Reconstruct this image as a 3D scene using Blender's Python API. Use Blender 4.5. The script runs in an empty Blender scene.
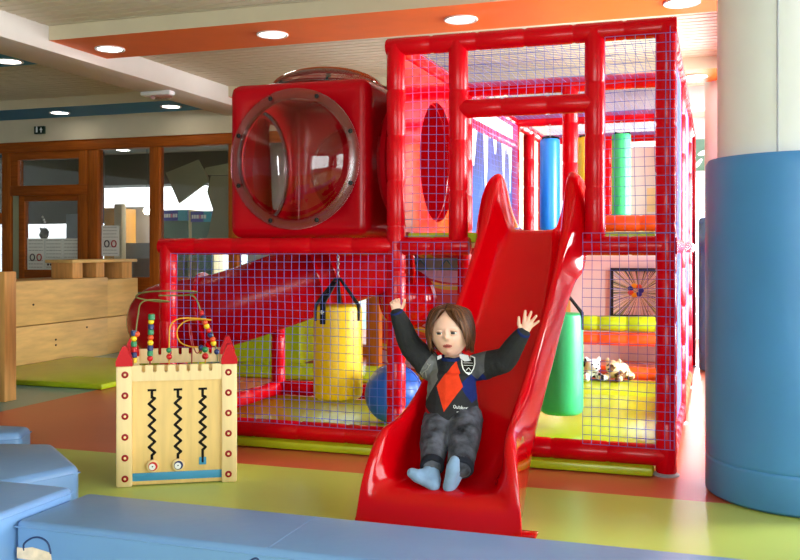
import bpy, bmesh, math, random
from mathutils import Vector, Matrix, Quaternion, noise
random.seed(7)
PI = math.pi
SC = bpy.context.scene
COL = SC.collection

# ---------------------------------------------------------------- camera frame (used to measure the place)
YAW = math.radians(18.73)
CAM_H = 1.05
FPX = 932.0
_f = (-math.sin(YAW), math.cos(YAW)); _r = (math.cos(YAW), math.sin(YAW))
def ray(px, py):
    u = (px - 400) / FPX; v = (250 - py) / FPX
    return Vector((_f[0] + u * _r[0], _f[1] + u * _r[1], v))
def P(px, py, Y=None, z=None, X=None):
    d = ray(px, py)
    if Y is not None: t = Y / d.y
    elif X is not None: t = X / d.x
    else: t = (z - CAM_H) / d.z
    return Vector((d.x * t, d.y * t, CAM_H + d.z * t))

# ---------------------------------------------------------------- colours and materials
def lin(c):
    c = c / 255.0
    return c / 12.92 if c <= 0.04045 else ((c + 0.055) / 1.055) ** 2.4
def S(r, g, b): return (lin(r), lin(g), lin(b), 1.0)
M = {}
def mat(name, col, rough=0.5, spec=0.5, metal=0.0, var=0.06, vscale=6.0, bump=0.0, bscale=30.0, coat=0.0, stretch=None, sheen=0.0, sss=0.0):
    m = bpy.data.materials.new(name); m.use_nodes = True
    nt = m.node_tree; N = nt.nodes; L = nt.links
    b = N['Principled BSDF']
    b.inputs['Roughness'].default_value = rough
    b.inputs['Specular IOR Level'].default_value = spec
    b.inputs['Metallic'].default_value = metal
    b.inputs['Coat Weight'].default_value = coat
    b.inputs['Coat Roughness'].default_value = 0.08
    if sheen: b.inputs['Sheen Weight'].default_value = sheen
    if sss:
        b.inputs['Subsurface Weight'].default_value = sss
        b.inputs['Subsurface Radius'].default_value = (0.012, 0.005, 0.003)
        b.inputs['Subsurface Scale'].default_value = 0.6
    tc = N.new('ShaderNodeTexCoord'); mp = N.new('ShaderNodeMapping')
    L.new(tc.outputs['Object'], mp.inputs['Vector'])
    if stretch: mp.inputs['Scale'].default_value = stretch
    nz = N.new('ShaderNodeTexNoise'); nz.inputs['Scale'].default_value = vscale; nz.inputs['Detail'].default_value = 4
    L.new(mp.outputs['Vector'], nz.inputs['Vector'])
    mr = N.new('ShaderNodeMapRange'); mr.inputs['From Min'].default_value = 0.3; mr.inputs['From Max'].default_value = 0.7
    mr.inputs['To Min'].default_value = 1 - var; mr.inputs['To Max'].default_value = 1 + var
    L.new(nz.outputs['Fac'], mr.inputs['Value'])
    mx = N.new('ShaderNodeMix'); mx.data_type = 'RGBA'; mx.blend_type = 'MULTIPLY'; mx.inputs['Factor'].default_value = 1.0
    mx.inputs['A'].default_value = col
    L.new(mr.outputs['Result'], mx.inputs['B'])
    L.new(mx.outputs['Result'], b.inputs['Base Color'])
    if bump:
        n2 = N.new('ShaderNodeTexNoise'); n2.inputs['Scale'].default_value = bscale; n2.inputs['Detail'].default_value = 3
        L.new(mp.outputs['Vector'], n2.inputs['Vector'])
        bp = N.new('ShaderNodeBump'); bp.inputs['Strength'].default_value = bump; bp.inputs['Distance'].default_value = 0.01
        L.new(n2.outputs['Fac'], bp.inputs['Height']); L.new(bp.outputs['Normal'], b.inputs['Normal'])
    M[name] = m
    return m
def emit(name, col, strength):
    m = bpy.data.materials.new(name); m.use_nodes = True
    b = m.node_tree.nodes['Principled BSDF']
    b.inputs['Base Color'].default_value = col
    b.inputs['Emission Color'].default_value = col; b.inputs['Emission Strength'].default_value = strength
    M[name] = m; return m
def clear(name, tint, fac, rough=0.03, ior=1.45):
    """thin clear sheet: transparent with a fresnel reflection"""
    m = bpy.data.materials.new(name); m.use_nodes = True
    nt = m.node_tree; N = nt.nodes; L = nt.links
    for n in list(N):
        if n.type != 'OUTPUT_MATERIAL': N.remove(n)
    out = [n for n in N if n.type == 'OUTPUT_MATERIAL'][0]
    t = N.new('ShaderNodeBsdfTransparent'); t.inputs['Color'].default_value = tint
    g = N.new('ShaderNodeBsdfGlossy'); g.inputs['Roughness'].default_value = rough; g.inputs['Color'].default_value = (1, 1, 1, 1)
    fr = N.new('ShaderNodeFresnel'); fr.inputs['IOR'].default_value = ior
    mu = N.new('ShaderNodeMath'); mu.operation = 'MULTIPLY_ADD'; mu.inputs[1].default_value = 1.0; mu.inputs[2].default_value = fac
    L.new(fr.outputs['Fac'], mu.inputs[0])
    ms = N.new('ShaderNodeMixShader'); L.new(mu.outputs[0], ms.inputs['Fac']); L.new(t.outputs[0], ms.inputs[1]); L.new(g.outputs[0], ms.inputs[2])
    L.new(ms.outputs[0], out.inputs['Surface'])
    M[name] = m; return m

# ---------------------------------------------------------------- mesh collector
def perp(d):
    d = Vector(d).normalized()
    a = Vector((0, 0, 1)) if abs(d.z) < 0.9 else Vector((1, 0, 0))
    u = d.cross(a).normalized(); v = d.cross(u).normalized()
    return u, v
class MB:
    def __init__(self): self.v = []; self.f = []; self.mi = []
    def add(self, vs, fs, mi=0):
        o = len(self.v); self.v += [Vector(p) for p in vs]
        self.f += [tuple(i + o for i in f) for f in fs]; self.mi += [mi] * len(fs); return self
    def box(self, c, s, rot=None, mi=0, bev=0.0, seg=2):
        c = Vector(c); h = Vector(s) / 2
        bm = bmesh.new(); bmesh.ops.create_cube(bm, size=1.0)
        for v in bm.verts: v.co = Vector((v.co.x * s[0], v.co.y * s[1], v.co.z * s[2]))
        if bev: bmesh.ops.bevel(bm, geom=bm.edges[:], offset=bev, segments=seg, profile=0.5, affect='EDGES')
        R = rot if rot is not None else Matrix.Identity(3)
        self.bm(bm, c, R, mi); return self
    def bm(self, bm, c=(0, 0, 0), R=None, mi=0):
        bm.verts.index_update(); c = Vector(c); R = R or Matrix.Identity(3)
        self.add([R @ v.co + c for v in bm.verts], [[v.index for v in f.verts] for f in bm.faces], mi); bm.free()
    def span(self, a, b, mi=0, bev=0.0, seg=2):
        a = Vector(a); b = Vector(b)
        return self.box((a + b) / 2, [abs(x) for x in (b - a)], mi=mi, bev=bev, seg=seg)
    def tube(self, pts, r, seg=12, cap=True, mi=0, closed=False, squash=None, ups=None):
        pts = [Vector(p) for p in pts]; n = len(pts)
        rs = r if isinstance(r, (list, tuple)) else [r] * n
        tang = []
        for i in range(n):
            a = pts[(i - 1) % n] if (closed or i > 0) else pts[0]; b = pts[(i + 1) % n] if (closed or i < n - 1) else pts[-1]
            d = b - a
            tang.append(d.normalized() if d.length > 1e-9 else Vector((0, 0, 1)))
        u, v = perp(tang[0]); vs = []; fs = []
        for i in range(n):
            if i > 0:
                q = tang[i - 1].rotation_difference(tang[i]); u = q @ u; v = q @ v
            for k in range(seg):
                a = 2 * PI * k / seg
                sx, sy = (1, 1) if squash is None else squash
                vs.append(pts[i] + (u * math.cos(a) * sx + v * math.sin(a) * sy) * rs[i])
        m = n if closed else n - 1
        for i in range(m):
            j = (i + 1) % n
            for k in range(seg):
                l = (k + 1) % seg
                fs.append((i * seg + k, i * seg + l, j * seg + l, j * seg + k))
        if cap and not closed:
            fs.append(tuple(range(seg - 1, -1, -1))); fs.append(tuple((n - 1) * seg + k for k in range(seg)))
        return self.add(vs, fs, mi)
    def lathe(self, prof, c=(0, 0, 0), axis=(0, 0, 1), seg=24, mi=0, capa=True, capb=True):
        """prof: list of (radius, height along axis)"""
        ax = Vector(axis).normalized(); u, v = perp(ax); c = Vector(c); vs = []; fs = []
        for r, h in prof:
            for k in range(seg):
                a = 2 * PI * k / seg
                vs.append(c + ax * h + (u * math.cos(a) + v * math.sin(a)) * r)
        n = len(prof)
        for i in range(n - 1):
            for k in range(seg):
                l = (k + 1) % seg
                fs.append((i * seg + k, i * seg + l, (i + 1) * seg + l, (i + 1) * seg + k))
        if capa: fs.append(tuple(range(seg - 1, -1, -1)))
        if capb: fs.append(tuple((n - 1) * seg + k for k in range(seg)))
        return self.add(vs, fs, mi)
    def ball(self, c, r, seg=16, rings=10, R=None, mi=0):
        r3 = r if isinstance(r, (list, tuple)) else (r, r, r)
        R = R or Matrix.Identity(3); c = Vector(c); vs = [c + R @ Vector((0, 0, r3[2]))]; fs = []
        for i in range(1, rings):
            t = PI * i / rings
            for k in range(seg):
                a = 2 * PI * k / seg
                vs.append(c + R @ Vector((r3[0] * math.sin(t) * math.cos(a), r3[1] * math.sin(t) * math.sin(a), r3[2] * math.cos(t))))
        vs.append(c + R @ Vector((0, 0, -r3[2])))
        for k in range(seg): fs.append((0, 1 + k, 1 + (k + 1) % seg))
        for i in range(rings - 2):
            for k in range(seg):
                a = 1 + i * seg + k; b = 1 + i * seg + (k + 1) % seg
                fs.append((a, a + seg, b + seg, b))
        last = len(vs) - 1; o = 1 + (rings - 2) * seg
        for k in range(seg): fs.append((last, o + (k + 1) % seg, o + k))
        return self.add(vs, fs, mi)
    def prism(self, poly, d, o, ux, uy, mi=0):
        """poly: 2-d outline in the plane o + x*ux + y*uy, pushed d along ux x uy"""
        o = Vector(o); ux = Vector(ux); uy = Vector(uy); nn = ux.cross(uy).normalized(); n = len(poly)
        vs = [o + ux * x + uy * y for x, y in poly] + [o + ux * x + uy * y + nn * d for x, y in poly]
        fs = [tuple(range(n - 1, -1, -1)), tuple(range(n, 2 * n))] + [(i, (i + 1) % n, (i + 1) % n + n, i + n) for i in range(n)]
        return self.add(vs, fs, mi)
    def chain(self, pts, rs, seg=14):
        """closed rounded limb for a voxel union: tapering tube with ball joints"""
        self.tube(pts, rs, seg)
        for p, r in zip(pts, rs): self.ball(p, r * 0.995, seg, 8)
        return self
    def build(self, name, m, parent=None, origin=(0, 0, 0), smooth=True, angle=38):
        o = Vector(origin)
        me = bpy.data.meshes.new(name); me.from_pydata([tuple(p - o) for p in self.v], [], self.f)
        for x in (m if isinstance(m, (list, tuple)) else [m]): me.materials.append(M[x] if isinstance(x, str) else x)
        me.polygons.foreach_set('material_index', self.mi)
        bm = bmesh.new(); bm.from_mesh(me); bmesh.ops.recalc_face_normals(bm, faces=bm.faces[:]); bm.to_mesh(me); bm.free()
        if smooth:
            me.polygons.foreach_set('use_smooth', [True] * len(me.polygons)); me.set_sharp_from_angle(angle=math.radians(angle))
        me.update()
        ob = bpy.data.objects.new(name, me); COL.objects.link(ob)
        if parent is not None: ob.parent = parent
        else: ob.location = o
        return ob
def tag(o, label, cat, group=None):
    o['label'] = label; o['category'] = cat
    if group: o['group'] = group
    return o
def thing(name, label, cat, loc=(0, 0, 0), rz=0.0, group=None):
    o = bpy.data.objects.new(name, None); COL.objects.link(o); o.location = loc; o.rotation_euler = (0, 0, rz); o.empty_display_size = 0.1
    return tag(o, label, cat, group)
def struct(name, mb, m, **k):
    o = mb.build(name, m, **k); o['kind'] = 'structure'; return o
def kids(o): return [c for c in COL.objects if c.parent is o]
def copy_tree(o, parent=None):
    ch = kids(o)
    c = o.copy(); COL.objects.link(c); c.parent = parent
    for k in ch: copy_tree(k, c)
    return c
def remeshed(mb, voxel, smooth_it=2, fac=0.5):
    """one continuous surface out of overlapping closed shapes: returns an MB"""
    me = bpy.data.meshes.new('union'); me.from_pydata([tuple(p) for p in mb.v], [], mb.f)
    bm = bmesh.new(); bm.from_mesh(me); bmesh.ops.recalc_face_normals(bm, faces=bm.faces[:]); bm.to_mesh(me); bm.free()
    ob = bpy.data.objects.new('union', me); COL.objects.link(ob)
    r = ob.modifiers.new('r', 'REMESH'); r.mode = 'VOXEL'; r.voxel_size = voxel; r.adaptivity = 0.0
    if smooth_it:
        s = ob.modifiers.new('s', 'SMOOTH'); s.iterations = smooth_it; s.factor = fac
    bpy.context.view_layer.update()
    dg = bpy.context.evaluated_depsgraph_get(); ev = ob.evaluated_get(dg); m2 = ev.to_mesh()
    out = MB(); out.add([v.co.copy() for v in m2.vertices], [tuple(p.vertices) for p in m2.polygons])
    ev.to_mesh_clear(); bpy.data.objects.remove(ob); bpy.data.meshes.remove(me)
    return out
def catmull(pts, n=8, closed=False):
    pts = [Vector(p) for p in pts]; out = []; N = len(pts)
    rng = N if closed else N - 1
    for i in range(rng):
        g = lambda j: pts[j % N] if closed else pts[max(0, min(N - 1, j))]
        p0, p1, p2, p3 = g(i - 1), g(i), g(i + 1), g(i + 2)
        for k in range(n):
            t = k / n
            out.append(0.5 * ((2 * p1) + (p2 - p0) * t + (2 * p0 - 5 * p1 + 4 * p2 - p3) * t * t + (3 * p1 - p0 - 3 * p2 + p3) * t ** 3))
    if not closed: out.append(pts[-1])
    return out
def text_mb(s, size, depth, o, ux, uy, mi=0, mb=None, align='CENTER'):
    cu = bpy.data.curves.new('txt', 'FONT'); cu.body = s; cu.size = size; cu.extrude = depth; cu.align_x = align; cu.align_y = 'CENTER'
    ob = bpy.data.objects.new('txt', cu); COL.objects.link(ob); bpy.context.view_layer.update()
    dg = bpy.context.evaluated_depsgraph_get(); ev = ob.evaluated_get(dg); me = ev.to_mesh()
    mb = mb or MB(); o = Vector(o); ux = Vector(ux); uy = Vector(uy); nn = ux.cross(uy)
    mb.add([o + ux * v.co.x + uy * v.co.y + nn * v.co.z for v in me.vertices], [tuple(p.vertices) for p in me.polygons], mi)
    ev.to_mesh_clear(); bpy.data.objects.remove(ob); bpy.data.curves.remove(cu)
    return mb

# ---------------------------------------------------------------- palette
mat('pvc_red', S(200, 0, 18), 0.24, 0.2, var=0.04, bump=0.12, bscale=45, coat=0.04)
mat('plastic_red', S(198, 0, 10), 0.10, 0.32, var=0.02, coat=0.05)
mat('plastic_red_dull', S(176, 0, 18), 0.26, 0.2, var=0.03, coat=0.03)
mat('pvc_orange', S(232, 78, 26), 0.35, 0.45, var=0.05, bump=0.1)
mat('pvc_blue', S(70, 134, 196), 0.42, 0.45, var=0.05, vscale=3, bump=0.25, bscale=9)
mat('pvc_blue_seat', S(106, 144, 192), 0.36, 0.6, var=0.05, vscale=3, bump=0.3, bscale=7)
mat('pvc_blue_bag', S(32, 130, 226), 0.3, 0.5, var=0.03)
mat('pvc_lime', S(170, 188, 28), 0.27, 0.45, var=0.05, bump=0.1)
mat('pvc_yellow', S(240, 196, 8), 0.38, 0.45, var=0.04, bump=0.15, bscale=12)
mat('pvc_green', S(52, 176, 108), 0.4, 0.45, var=0.04, bump=0.15, bscale=12)
mat('rubber_blue', S(26, 92, 190), 0.35, 0.4)
mat('net_cord', S(100, 116, 198), 0.7, 0.2, var=0.1)
mat('black_strap', S(18, 18, 24), 0.7, 0.3)
mat('steel', S(170, 170, 172), 0.3, 0.5, metal=1.0)
mat('bolt_dark', S(42, 38, 40), 0.4, 0.5, metal=0.6)
mat('white_print', S(240, 240, 240), 0.6, 0.3)
mat('paint_white', S(234, 234, 238), 0.65, 0.3, var=0.02)
mat('paint_beam', S(214, 204, 198), 0.65, 0.3, var=0.02)
mat('paint_beige', S(206, 192, 166), 0.7, 0.3, var=0.03)
mat('slat_cream', S(216, 204, 182), 0.55, 0.35, var=0.03)
mat('void_dark', S(70, 62, 52), 0.9, 0.1)
mat('soffit_orange', S(232, 108, 30), 0.6, 0.3, var=0.03)
mat('soffit_blue', S(62, 138, 186), 0.6, 0.3, var=0.03)
mat('wood_brown', S(158, 82, 22), 0.5, 0.15, var=0.22, vscale=4, stretch=(14, 14, 1.2))
mat('wood_brown_h', S(152, 76, 20), 0.5, 0.15, var=0.22, vscale=4, stretch=(1.2, 14, 14))
mat('wood_pine', S(214, 172, 104), 0.5, 0.4, var=0.16, vscale=3, stretch=(10, 1.1, 7))
mat('wood_pine_v', S(206, 150, 84), 0.5, 0.4, var=0.16, vscale=3, stretch=(10, 10, 1.1))
mat('wood_box', S(236, 206, 150), 0.42, 0.45, var=0.07, vscale=4, stretch=(12, 12, 1))
mat('wood_box_panel', S(232, 194, 122), 0.45, 0.4, var=0.08, vscale=4, stretch=(9, 9, 1))
mat('grey_panel', S(158, 158, 168), 0.5, 0.4)
mat('box_red', S(196, 6, 20), 0.35, 0.2)
mat('ring_red', S(150, 14, 22), 0.4, 0.2)
mat('box_blue', S(66, 150, 196), 0.45, 0.4)
mat('groove_black', S(24, 18, 12), 0.7, 0.2)
mat('bead_yellow', S(244, 204, 36), 0.35, 0.5)
mat('bead_green', S(36, 132, 84), 0.35, 0.5)
mat('bead_blue', S(32, 48, 104), 0.35, 0.5)
mat('bead_red', S(204, 26, 30), 0.35, 0.5)
mat('bead_orange', S(230, 84, 40), 0.35, 0.5)
mat('wire_green', S(116, 120, 66), 0.35, 0.5)
mat('wire_yellow', S(226, 160, 40), 0.35, 0.5)
mat('wire_red', S(150, 14, 26), 0.35, 0.5)
mat('olive', S(156, 154, 124), 0.75, 0.2)
mat('paper', S(224, 222, 214), 0.8, 0.2)
mat('ink_grey', S(150, 146, 140), 0.8, 0.2)
mat('ink_dark', S(60, 50, 52), 0.8, 0.2)
mat('dark_brown', S(58, 44, 34), 0.7, 0.2)
mat('hall_ceiling', S(132, 112, 100), 0.7, 0.2)
mat('hall_wall', S(226, 226, 230), 0.7, 0.2)
mat('hall_grey', S(130, 134, 148), 0.6, 0.3)
mat('amber', S(240, 166, 40), 0.5, 0.3)
mat('cream', S(240, 222, 178), 0.6, 0.3)
mat('sign_green', S(14, 40, 26), 0.5, 0.3)
mat('sign_blue', S(42, 54, 170), 0.5, 0.3)
mat('sign_teal', S(60, 170, 196), 0.5, 0.3)
mat('pane_green', S(86, 120, 104), 0.15, 0.5)
mat('shock_pink', S(232, 120, 160), 0.6, 0.3)
mat('skin', S(236, 188, 168), 0.5, 0.35, var=0.03, vscale=30, sss=0.25)
mat('lip', S(196, 104, 100), 0.4, 0.4, var=0.03)
mat('eye_white', S(222, 216, 212), 0.2, 0.5, var=0.0)
mat('iris', S(50, 46, 50), 0.15, 0.5, var=0.0)
mat('hair', S(88, 52, 32), 0.42, 0.4, var=0.2, vscale=60, stretch=(1, 1, 0.25))
mat('hair_dark', S(60, 35, 21), 0.42, 0.4, var=0.2, vscale=60)
mat('hair_light', S(122, 78, 50), 0.40, 0.4, var=0.2, vscale=60)
mat('brow', S(150, 104, 78), 0.6, 0.3)
mat('denim', S(76, 78, 88), 0.85, 0.2, var=0.85, vscale=16, bump=0.6, bscale=45)
mat('denim_dark', S(34, 36, 46), 0.85, 0.2, var=0.2)
mat('sock', S(132, 160, 196), 0.9, 0.15, var=0.12, vscale=20, bump=0.2, bscale=150, sheen=0.2)
mat('sock_sole', S(128, 156, 178), 0.9, 0.15, var=0.08, vscale=20)
mat('knit_navy', S(26, 40, 92), 0.9, 0.15, var=0.15, bump=0.3, bscale=160)
mat('collar_white', S(224, 224, 230), 0.8, 0.2)
emit('lamp_glow', (1.0, 0.95, 0.86, 1), 12.0)
clear('glass', (0.93, 0.95, 0.94, 1), 0.02)
clear('dome_clear', (0.95, 0.89, 0.90, 1), 0.01, 0.03, 1.42)
clear('flange_clear', (0.96, 0.74, 0.78, 1), 0.05, 0.2, 1.4)
# ================================================================ THE SETTING
PART_Y = 8.60          # timber partition plane
def floor_material():
    m = mat('floor_vinyl', (1, 1, 1, 1), 0.31, 0.42, var=0.05, vscale=1.6, bump=0.03, bscale=5)
    nt = m.node_tree; N = nt.nodes; L = nt.links
    tc = [n for n in N if n.type == 'TEX_COORD'][0]; mx = [n for n in N if n.type == 'MIX'][0]
    sx = N.new('ShaderNodeSeparateXYZ'); L.new(tc.outputs['Object'], sx.inputs[0])
    def gt(out, val):
        k = N.new('ShaderNodeMath'); k.operation = 'GREATER_THAN'; k.inputs[1].default_value = val; L.new(out, k.inputs[0]); return k.outputs[0]
    a = N.new('ShaderNodeMix'); a.data_type = 'RGBA'; a.inputs['A'].default_value = S(120, 158, 152); a.inputs['B'].default_value = S(204, 98, 68)
    L.new(gt(sx.outputs['X'], -4.40), a.inputs['Factor'])
    b = N.new('ShaderNodeMix'); b.data_type = 'RGBA'; b.inputs['A'].default_value = S(186, 202, 98); L.new(a.outputs['Result'], b.inputs['B'])
    L.new(gt(sx.outputs['Y'], 4.09), b.inputs['Factor'])
    L.new(b.outputs['Result'], mx.inputs['A'])
floor_material()
struct('floor', MB().span((-12, -3.2, -0.1), (2.8, 13.4, 0)), 'floor_vinyl')

# slatted ceiling: slats along X over a dark void
c = MB().span((-12, -3.2, 2.63), (2.8, 8.62, 2.75), mi=1)
y = -3.15
while y < 11.4:
    if y < 8.5: c.span((-12, y, 2.60), (2.8, y + 0.076, 2.615))
    elif y > 8.75: c.span((-2.0, y, 2.60), (2.8, y + 0.082, 2.615))
    y += 0.096
c.span((-2.0, 8.62, 2.63), (2.8, 11.6, 2.75), mi=1)
struct('ceiling', c, ['slat_cream', 'void_dark'], smooth=False)

# lowered soffit strips carrying the downlights (blue left of the white beam, orange right of it)
def soffit(n, x0, x1, y0, y1, colour):
    z0, z1 = 2.50, 2.612
    mb = MB()
    vs = [(x0, y0, z0), (x1, y0, z0), (x1, y1, z0), (x0, y1, z0), (x0, y0, z1), (x1, y0, z1), (x1, y1, z1), (x0, y1, z1)]
    mb.add(vs, [(0, 1, 2, 3)], 0); mb.add(vs, [(0, 1, 5, 4), (1, 2, 6, 5), (2, 3, 7, 6), (3, 0, 4, 7), (4, 5, 6, 7)], 1)
    struct(n, mb, [colour, 'paint_beige'], smooth=False)
soffit('trim_1', -4.375, 2.8, 5.33, 5.98, 'soffit_orange')
soffit('trim_2', -12, -4.77, 5.33, 5.98, 'soffit_blue')
soffit('trim_3', -4.375, 2.8, 7.84, 8.46, 'soffit_orange')
soffit('trim_4', -12, -4.77, 7.84, 8.46, 'soffit_blue')
struct('trim_5', MB().span((-4.77, -3.2, 2.43), (-4.375, 8.5, 2.62), bev=0.004), 'paint_beam')
struct('trim_6', MB().span((0.20, -3.2, 2.44), (0.56, 11.5, 2.62), bev=0.004), 'paint_white')
struct('trim_7', MB().span((-2.0, 9.25, 2.40), (2.8, 9.5, 2.62), bev=0.004), 'paint_white')

# lintel and timber partition with glazing
struct('wall_lintel', MB().span((-12, 8.50, 2.255), (-2.0, 8.66, 2.63)), 'paint_beige')
struct('wall_return', MB().span((-2.08, 8.66, 0), (-1.98, 11.6, 2.63)), 'paint_beige')
wf = MB()
def post_px(a, b, z0=0.0, z1=2.2, y0=8.54, y1=8.64):
    xa = P(a, 200, Y=PART_Y).x; xb = P(b, 200, Y=PART_Y).x
    wf.span((xa, y0, z0), (xb, y1, z1), bev=0.006); return xa, xb
post_px(5.5, 14); post_px(82, 91); post_px(91.5, 101); post_px(152.5, 162)
post_px(231, 240); post_px(310, 318); post_px(386, 394)
wf.span((-2.2, 8.54, 0), (-2.08, 8.64, 2.2), bev=0.006)
struct('window_1', wf, 'wood_brown')
wh = MB().span((-12, 8.52, 2.145), (-2.08, 8.655, 2.262), bev=0.006)
xd0, xd1 = P(14, 200, Y=PART_Y).x, P(91, 200, Y=PART_Y).x
wh.span((xd0, 8.545, 2.06), (xd1, 8.635, 2.15))
wh.span((xd0, 8.535, 1.66), (xd1, 8.645, 1.77), bev=0.006)
wh.span((-12, 8.54, 1.35), (P(6, 200, Y=PART_Y).x, 8.64, 1.47), bev=0.006)
wh.span((P(101, 200, Y=PART_Y).x, 8.545, 0.6), (-2.1, 8.635, 0.76), bev=0.006)
wh.span((P(101, 200, Y=PART_Y).x, 8.545, 0.0), (-2.1, 8.635, 0.12), bev=0.006)
wh.span((xd0, 8.545, 2.06), (P(21, 200, Y=PART_Y).x, 8.635, 1.77))
struct('trim_8', wh, 'wood_brown_h')
gl = MB()
for a, b, z0, z1 in ((101, 152.5, 0.76, 2.15), (162, 231, 0.76, 2.15), (240, 310, 0.12, 2.15), (318, 386, 0.12, 2.15), (21, 82, 1.77, 2.06)):
    gl.span((P(a, 200, Y=PART_Y).x, 8.588, z0), (P(b, 200, Y=PART_Y).x, 8.594, z1))
gl.span((-12, 8.588, 0.1), (P(5.5, 200, Y=PART_Y).x, 8.594, 2.15))
gl.span((P(394, 200, Y=PART_Y).x, 8.588, 0.1), (-2.2, 8.594, 2.15))
struct('window_2', gl, 'glass')
# glazed door leaf in the partition
d = bpy.data.objects.new('door_1', None); COL.objects.link(d); d['kind'] = 'structure'
dx0, dx1 = P(21.5, 200, Y=PART_Y).x, P(82, 200, Y=PART_Y).x
gx0, gx1 = P(27, 200, Y=PART_Y).x, P(80, 200, Y=PART_Y).x
lf = MB().span((dx0, 8.555, 0), (gx0, 8.625, 1.66), bev=0.004).span((gx1, 8.555, 0), (dx1, 8.625, 1.66), bev=0.004)
lf.span((gx0, 8.555, 1.595), (gx1, 8.625, 1.66), bev=0.004).span((gx0, 8.555, 0), (gx1, 8.625, 0.83), bev=0.004)
lf.build('door_frame', 'wood_brown_h', d)
MB().span((gx0, 8.588, 0.83), (gx1, 8.594, 1.595)).build('pane', 'glass', d)
MB().span((P(15.5, 200, Y=PART_Y).x, 8.56, 0), (dx0, 8.62, 1.66)).build('jamb', 'olive', d)

# ---- the hall behind the glass
struct('wall_hall', MB().span((-12, 13.3, 0), (-2.0, 13.4, 2.7)).span((-2.05, 11.6, 0), (-1.95, 13.4, 2.7)), 'hall_wall')
struct('ceiling_hall', MB().span((-12, 8.66, 2.42), (-2.08, 13.4, 2.5)), 'hall_ceiling')
struct('trim_10', MB().span((-12, 11.4, 1.98), (-2.08, 11.9, 2.42)), 'dark_brown')

struct('column_3', MB().span((P(247, 200, Y=10.2).x, 10.2, 0), (P(289, 200, Y=10.2).x, 10.5, 2.44), bev=.02), 'hall_wall')
struct('trim_11', MB().span((-12, 10.9, 1.42), (P(100, 200, Y=10.9).x, 11.0, 2.42)), 'dark_brown')
# ---- outer walls: daylight and the front fill come through these
def wall_with_windows(name, axis, at, lo, hi, spans, z0, z1, thick=0.12):
    """axis 'X': wall in the plane x = at running along y; spans are the glazed stretches"""
    mb = MB()
    def bx(a, b, za, zb):
        if axis == 'X': mb.span((at, a, za), (at + thick, b, zb))
        else: mb.span((a, at, za), (b, at + thick, zb))
    bx(lo, hi, 0, z0); bx(lo, hi, z1, 2.75); cur = lo
    for a, b in spans:
        bx(cur, a, z0, z1); cur = b
    bx(cur, hi, z0, z1)
    struct(name, mb, 'paint_white', smooth=False)
    for a, b in spans:
        global WN
        fr = MB(); n = max(2, round((b - a) / 1.2)); w = 0.05
        def bar(a0, a1, za, zb):
            if axis == 'X': fr.span((at + 0.02, a0, za), (at + 0.09, a1, zb), bev=0.003)
            else: fr.span((a0, at + 0.02, za), (a1, at + 0.09, zb), bev=0.003)
        bar(a, b, z0, z0 + w); bar(a, b, z1 - w, z1)
        for i in range(n + 1):
            q = a + (b - a) * i / n; bar(max(a, q - w / 2), min(b, q + w / 2), z0 + w, z1 - w)
        o = bpy.data.objects.new('window_%d' % WN, None); COL.objects.link(o); o['kind'] = 'structure'; WN += 1
        fr.build('frame', 'paint_white', o)
        g = MB()
        if axis == 'X': g.span((at + 0.05, a, z0), (at + 0.056, b, z1))
        else: g.span((a, at + 0.05, z0), (b, at + 0.056, z1))
        g.build('pane', 'glass', o)
WN = 3
wall_with_windows('wall_right', 'X', 2.7, -3.2, 11.6, [(-2.6, 3.2), (4.6, 7.4), (7.8, 11.2)], 0.35, 2.35)
wall_with_windows('wall_front', 'Y', -3.2, -12, 2.8, [(-1.9, 2.2)], 0.5, 2.35)  # unseen wall behind the camera; its window admits the added front fill
struct('wall_left', MB().span((-12.1, -3.2, 0), (-12, 13.4, 2.75)), 'paint_white')
# back wall on the right: white, with a dark green fanlight and a white door below
bw = MB().span((-2.0, 11.5, 0), (-0.62, 11.62, 2.7)).span((0.72, 11.5, 0), (2.8, 11.62, 2.7)).span((-0.62, 11.5, 2.45), (0.72, 11.62, 2.7))
struct('wall_back', bw, 'paint_white', smooth=False)
d2 = bpy.data.objects.new('door_2', None); COL.objects.link(d2); d2['kind'] = 'structure'
fr = MB().span((-0.62, 11.52, 0), (-0.55, 11.6, 2.45)).span((0.65, 11.52, 0), (0.72, 11.6, 2.45)).span((-0.55, 11.52, 1.90), (0.65, 11.6, 1.98)).span((-0.55, 11.52, 2.36), (0.65, 11.6, 2.45))
fr.span((0.02, 11.52, 0), (0.10, 11.6, 1.9)).span((-0.55, 11.52, 0), (0.65, 11.6, 0.5)); fr.build('door_frame', 'paint_white', d2)
MB().span((-0.55, 11.55, 1.98), (0.65, 11.565, 2.36)).build('fanlight', 'pane_green', d2)
MB().span((-0.55, 11.55, 0.5), (0.65, 11.556, 1.9)).build('pane', 'glass', d2)
lf = MB()
for cx, cz, s, a in ((-0.12, 2.20, 0.10, 0.3), (0.02, 2.12, 0.10, -0.6), (-0.20, 2.07, 0.08, 0.9), (0.12, 2.22, 0.08, -0.2), (-0.04, 2.28, 0.06, 0.1), (-0.3, 2.2, 0.08, .5), (0.3, 2.15, 0.09, -.4)):
    pts = [(cx + s * (math.cos(a) * math.cos(t) * 0.9 - math.sin(a) * math.sin(t) * 0.3), cz + s * (math.sin(a) * math.cos(t) * 0.9 + math.cos(a) * math.sin(t) * 0.3)) for t in [2 * PI * k / 14 for k in range(14)]]
    lf.prism(pts, 0.004, (0, 11.545, 0), (1, 0, 0), (0, 0, 1))
tag(lf.build('leaf_decal', 'white_print', origin=(0, 11.545, 2.1)), 'white leaf-shaped decals on the dark green fanlight beyond the play frame', 'decal')

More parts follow.
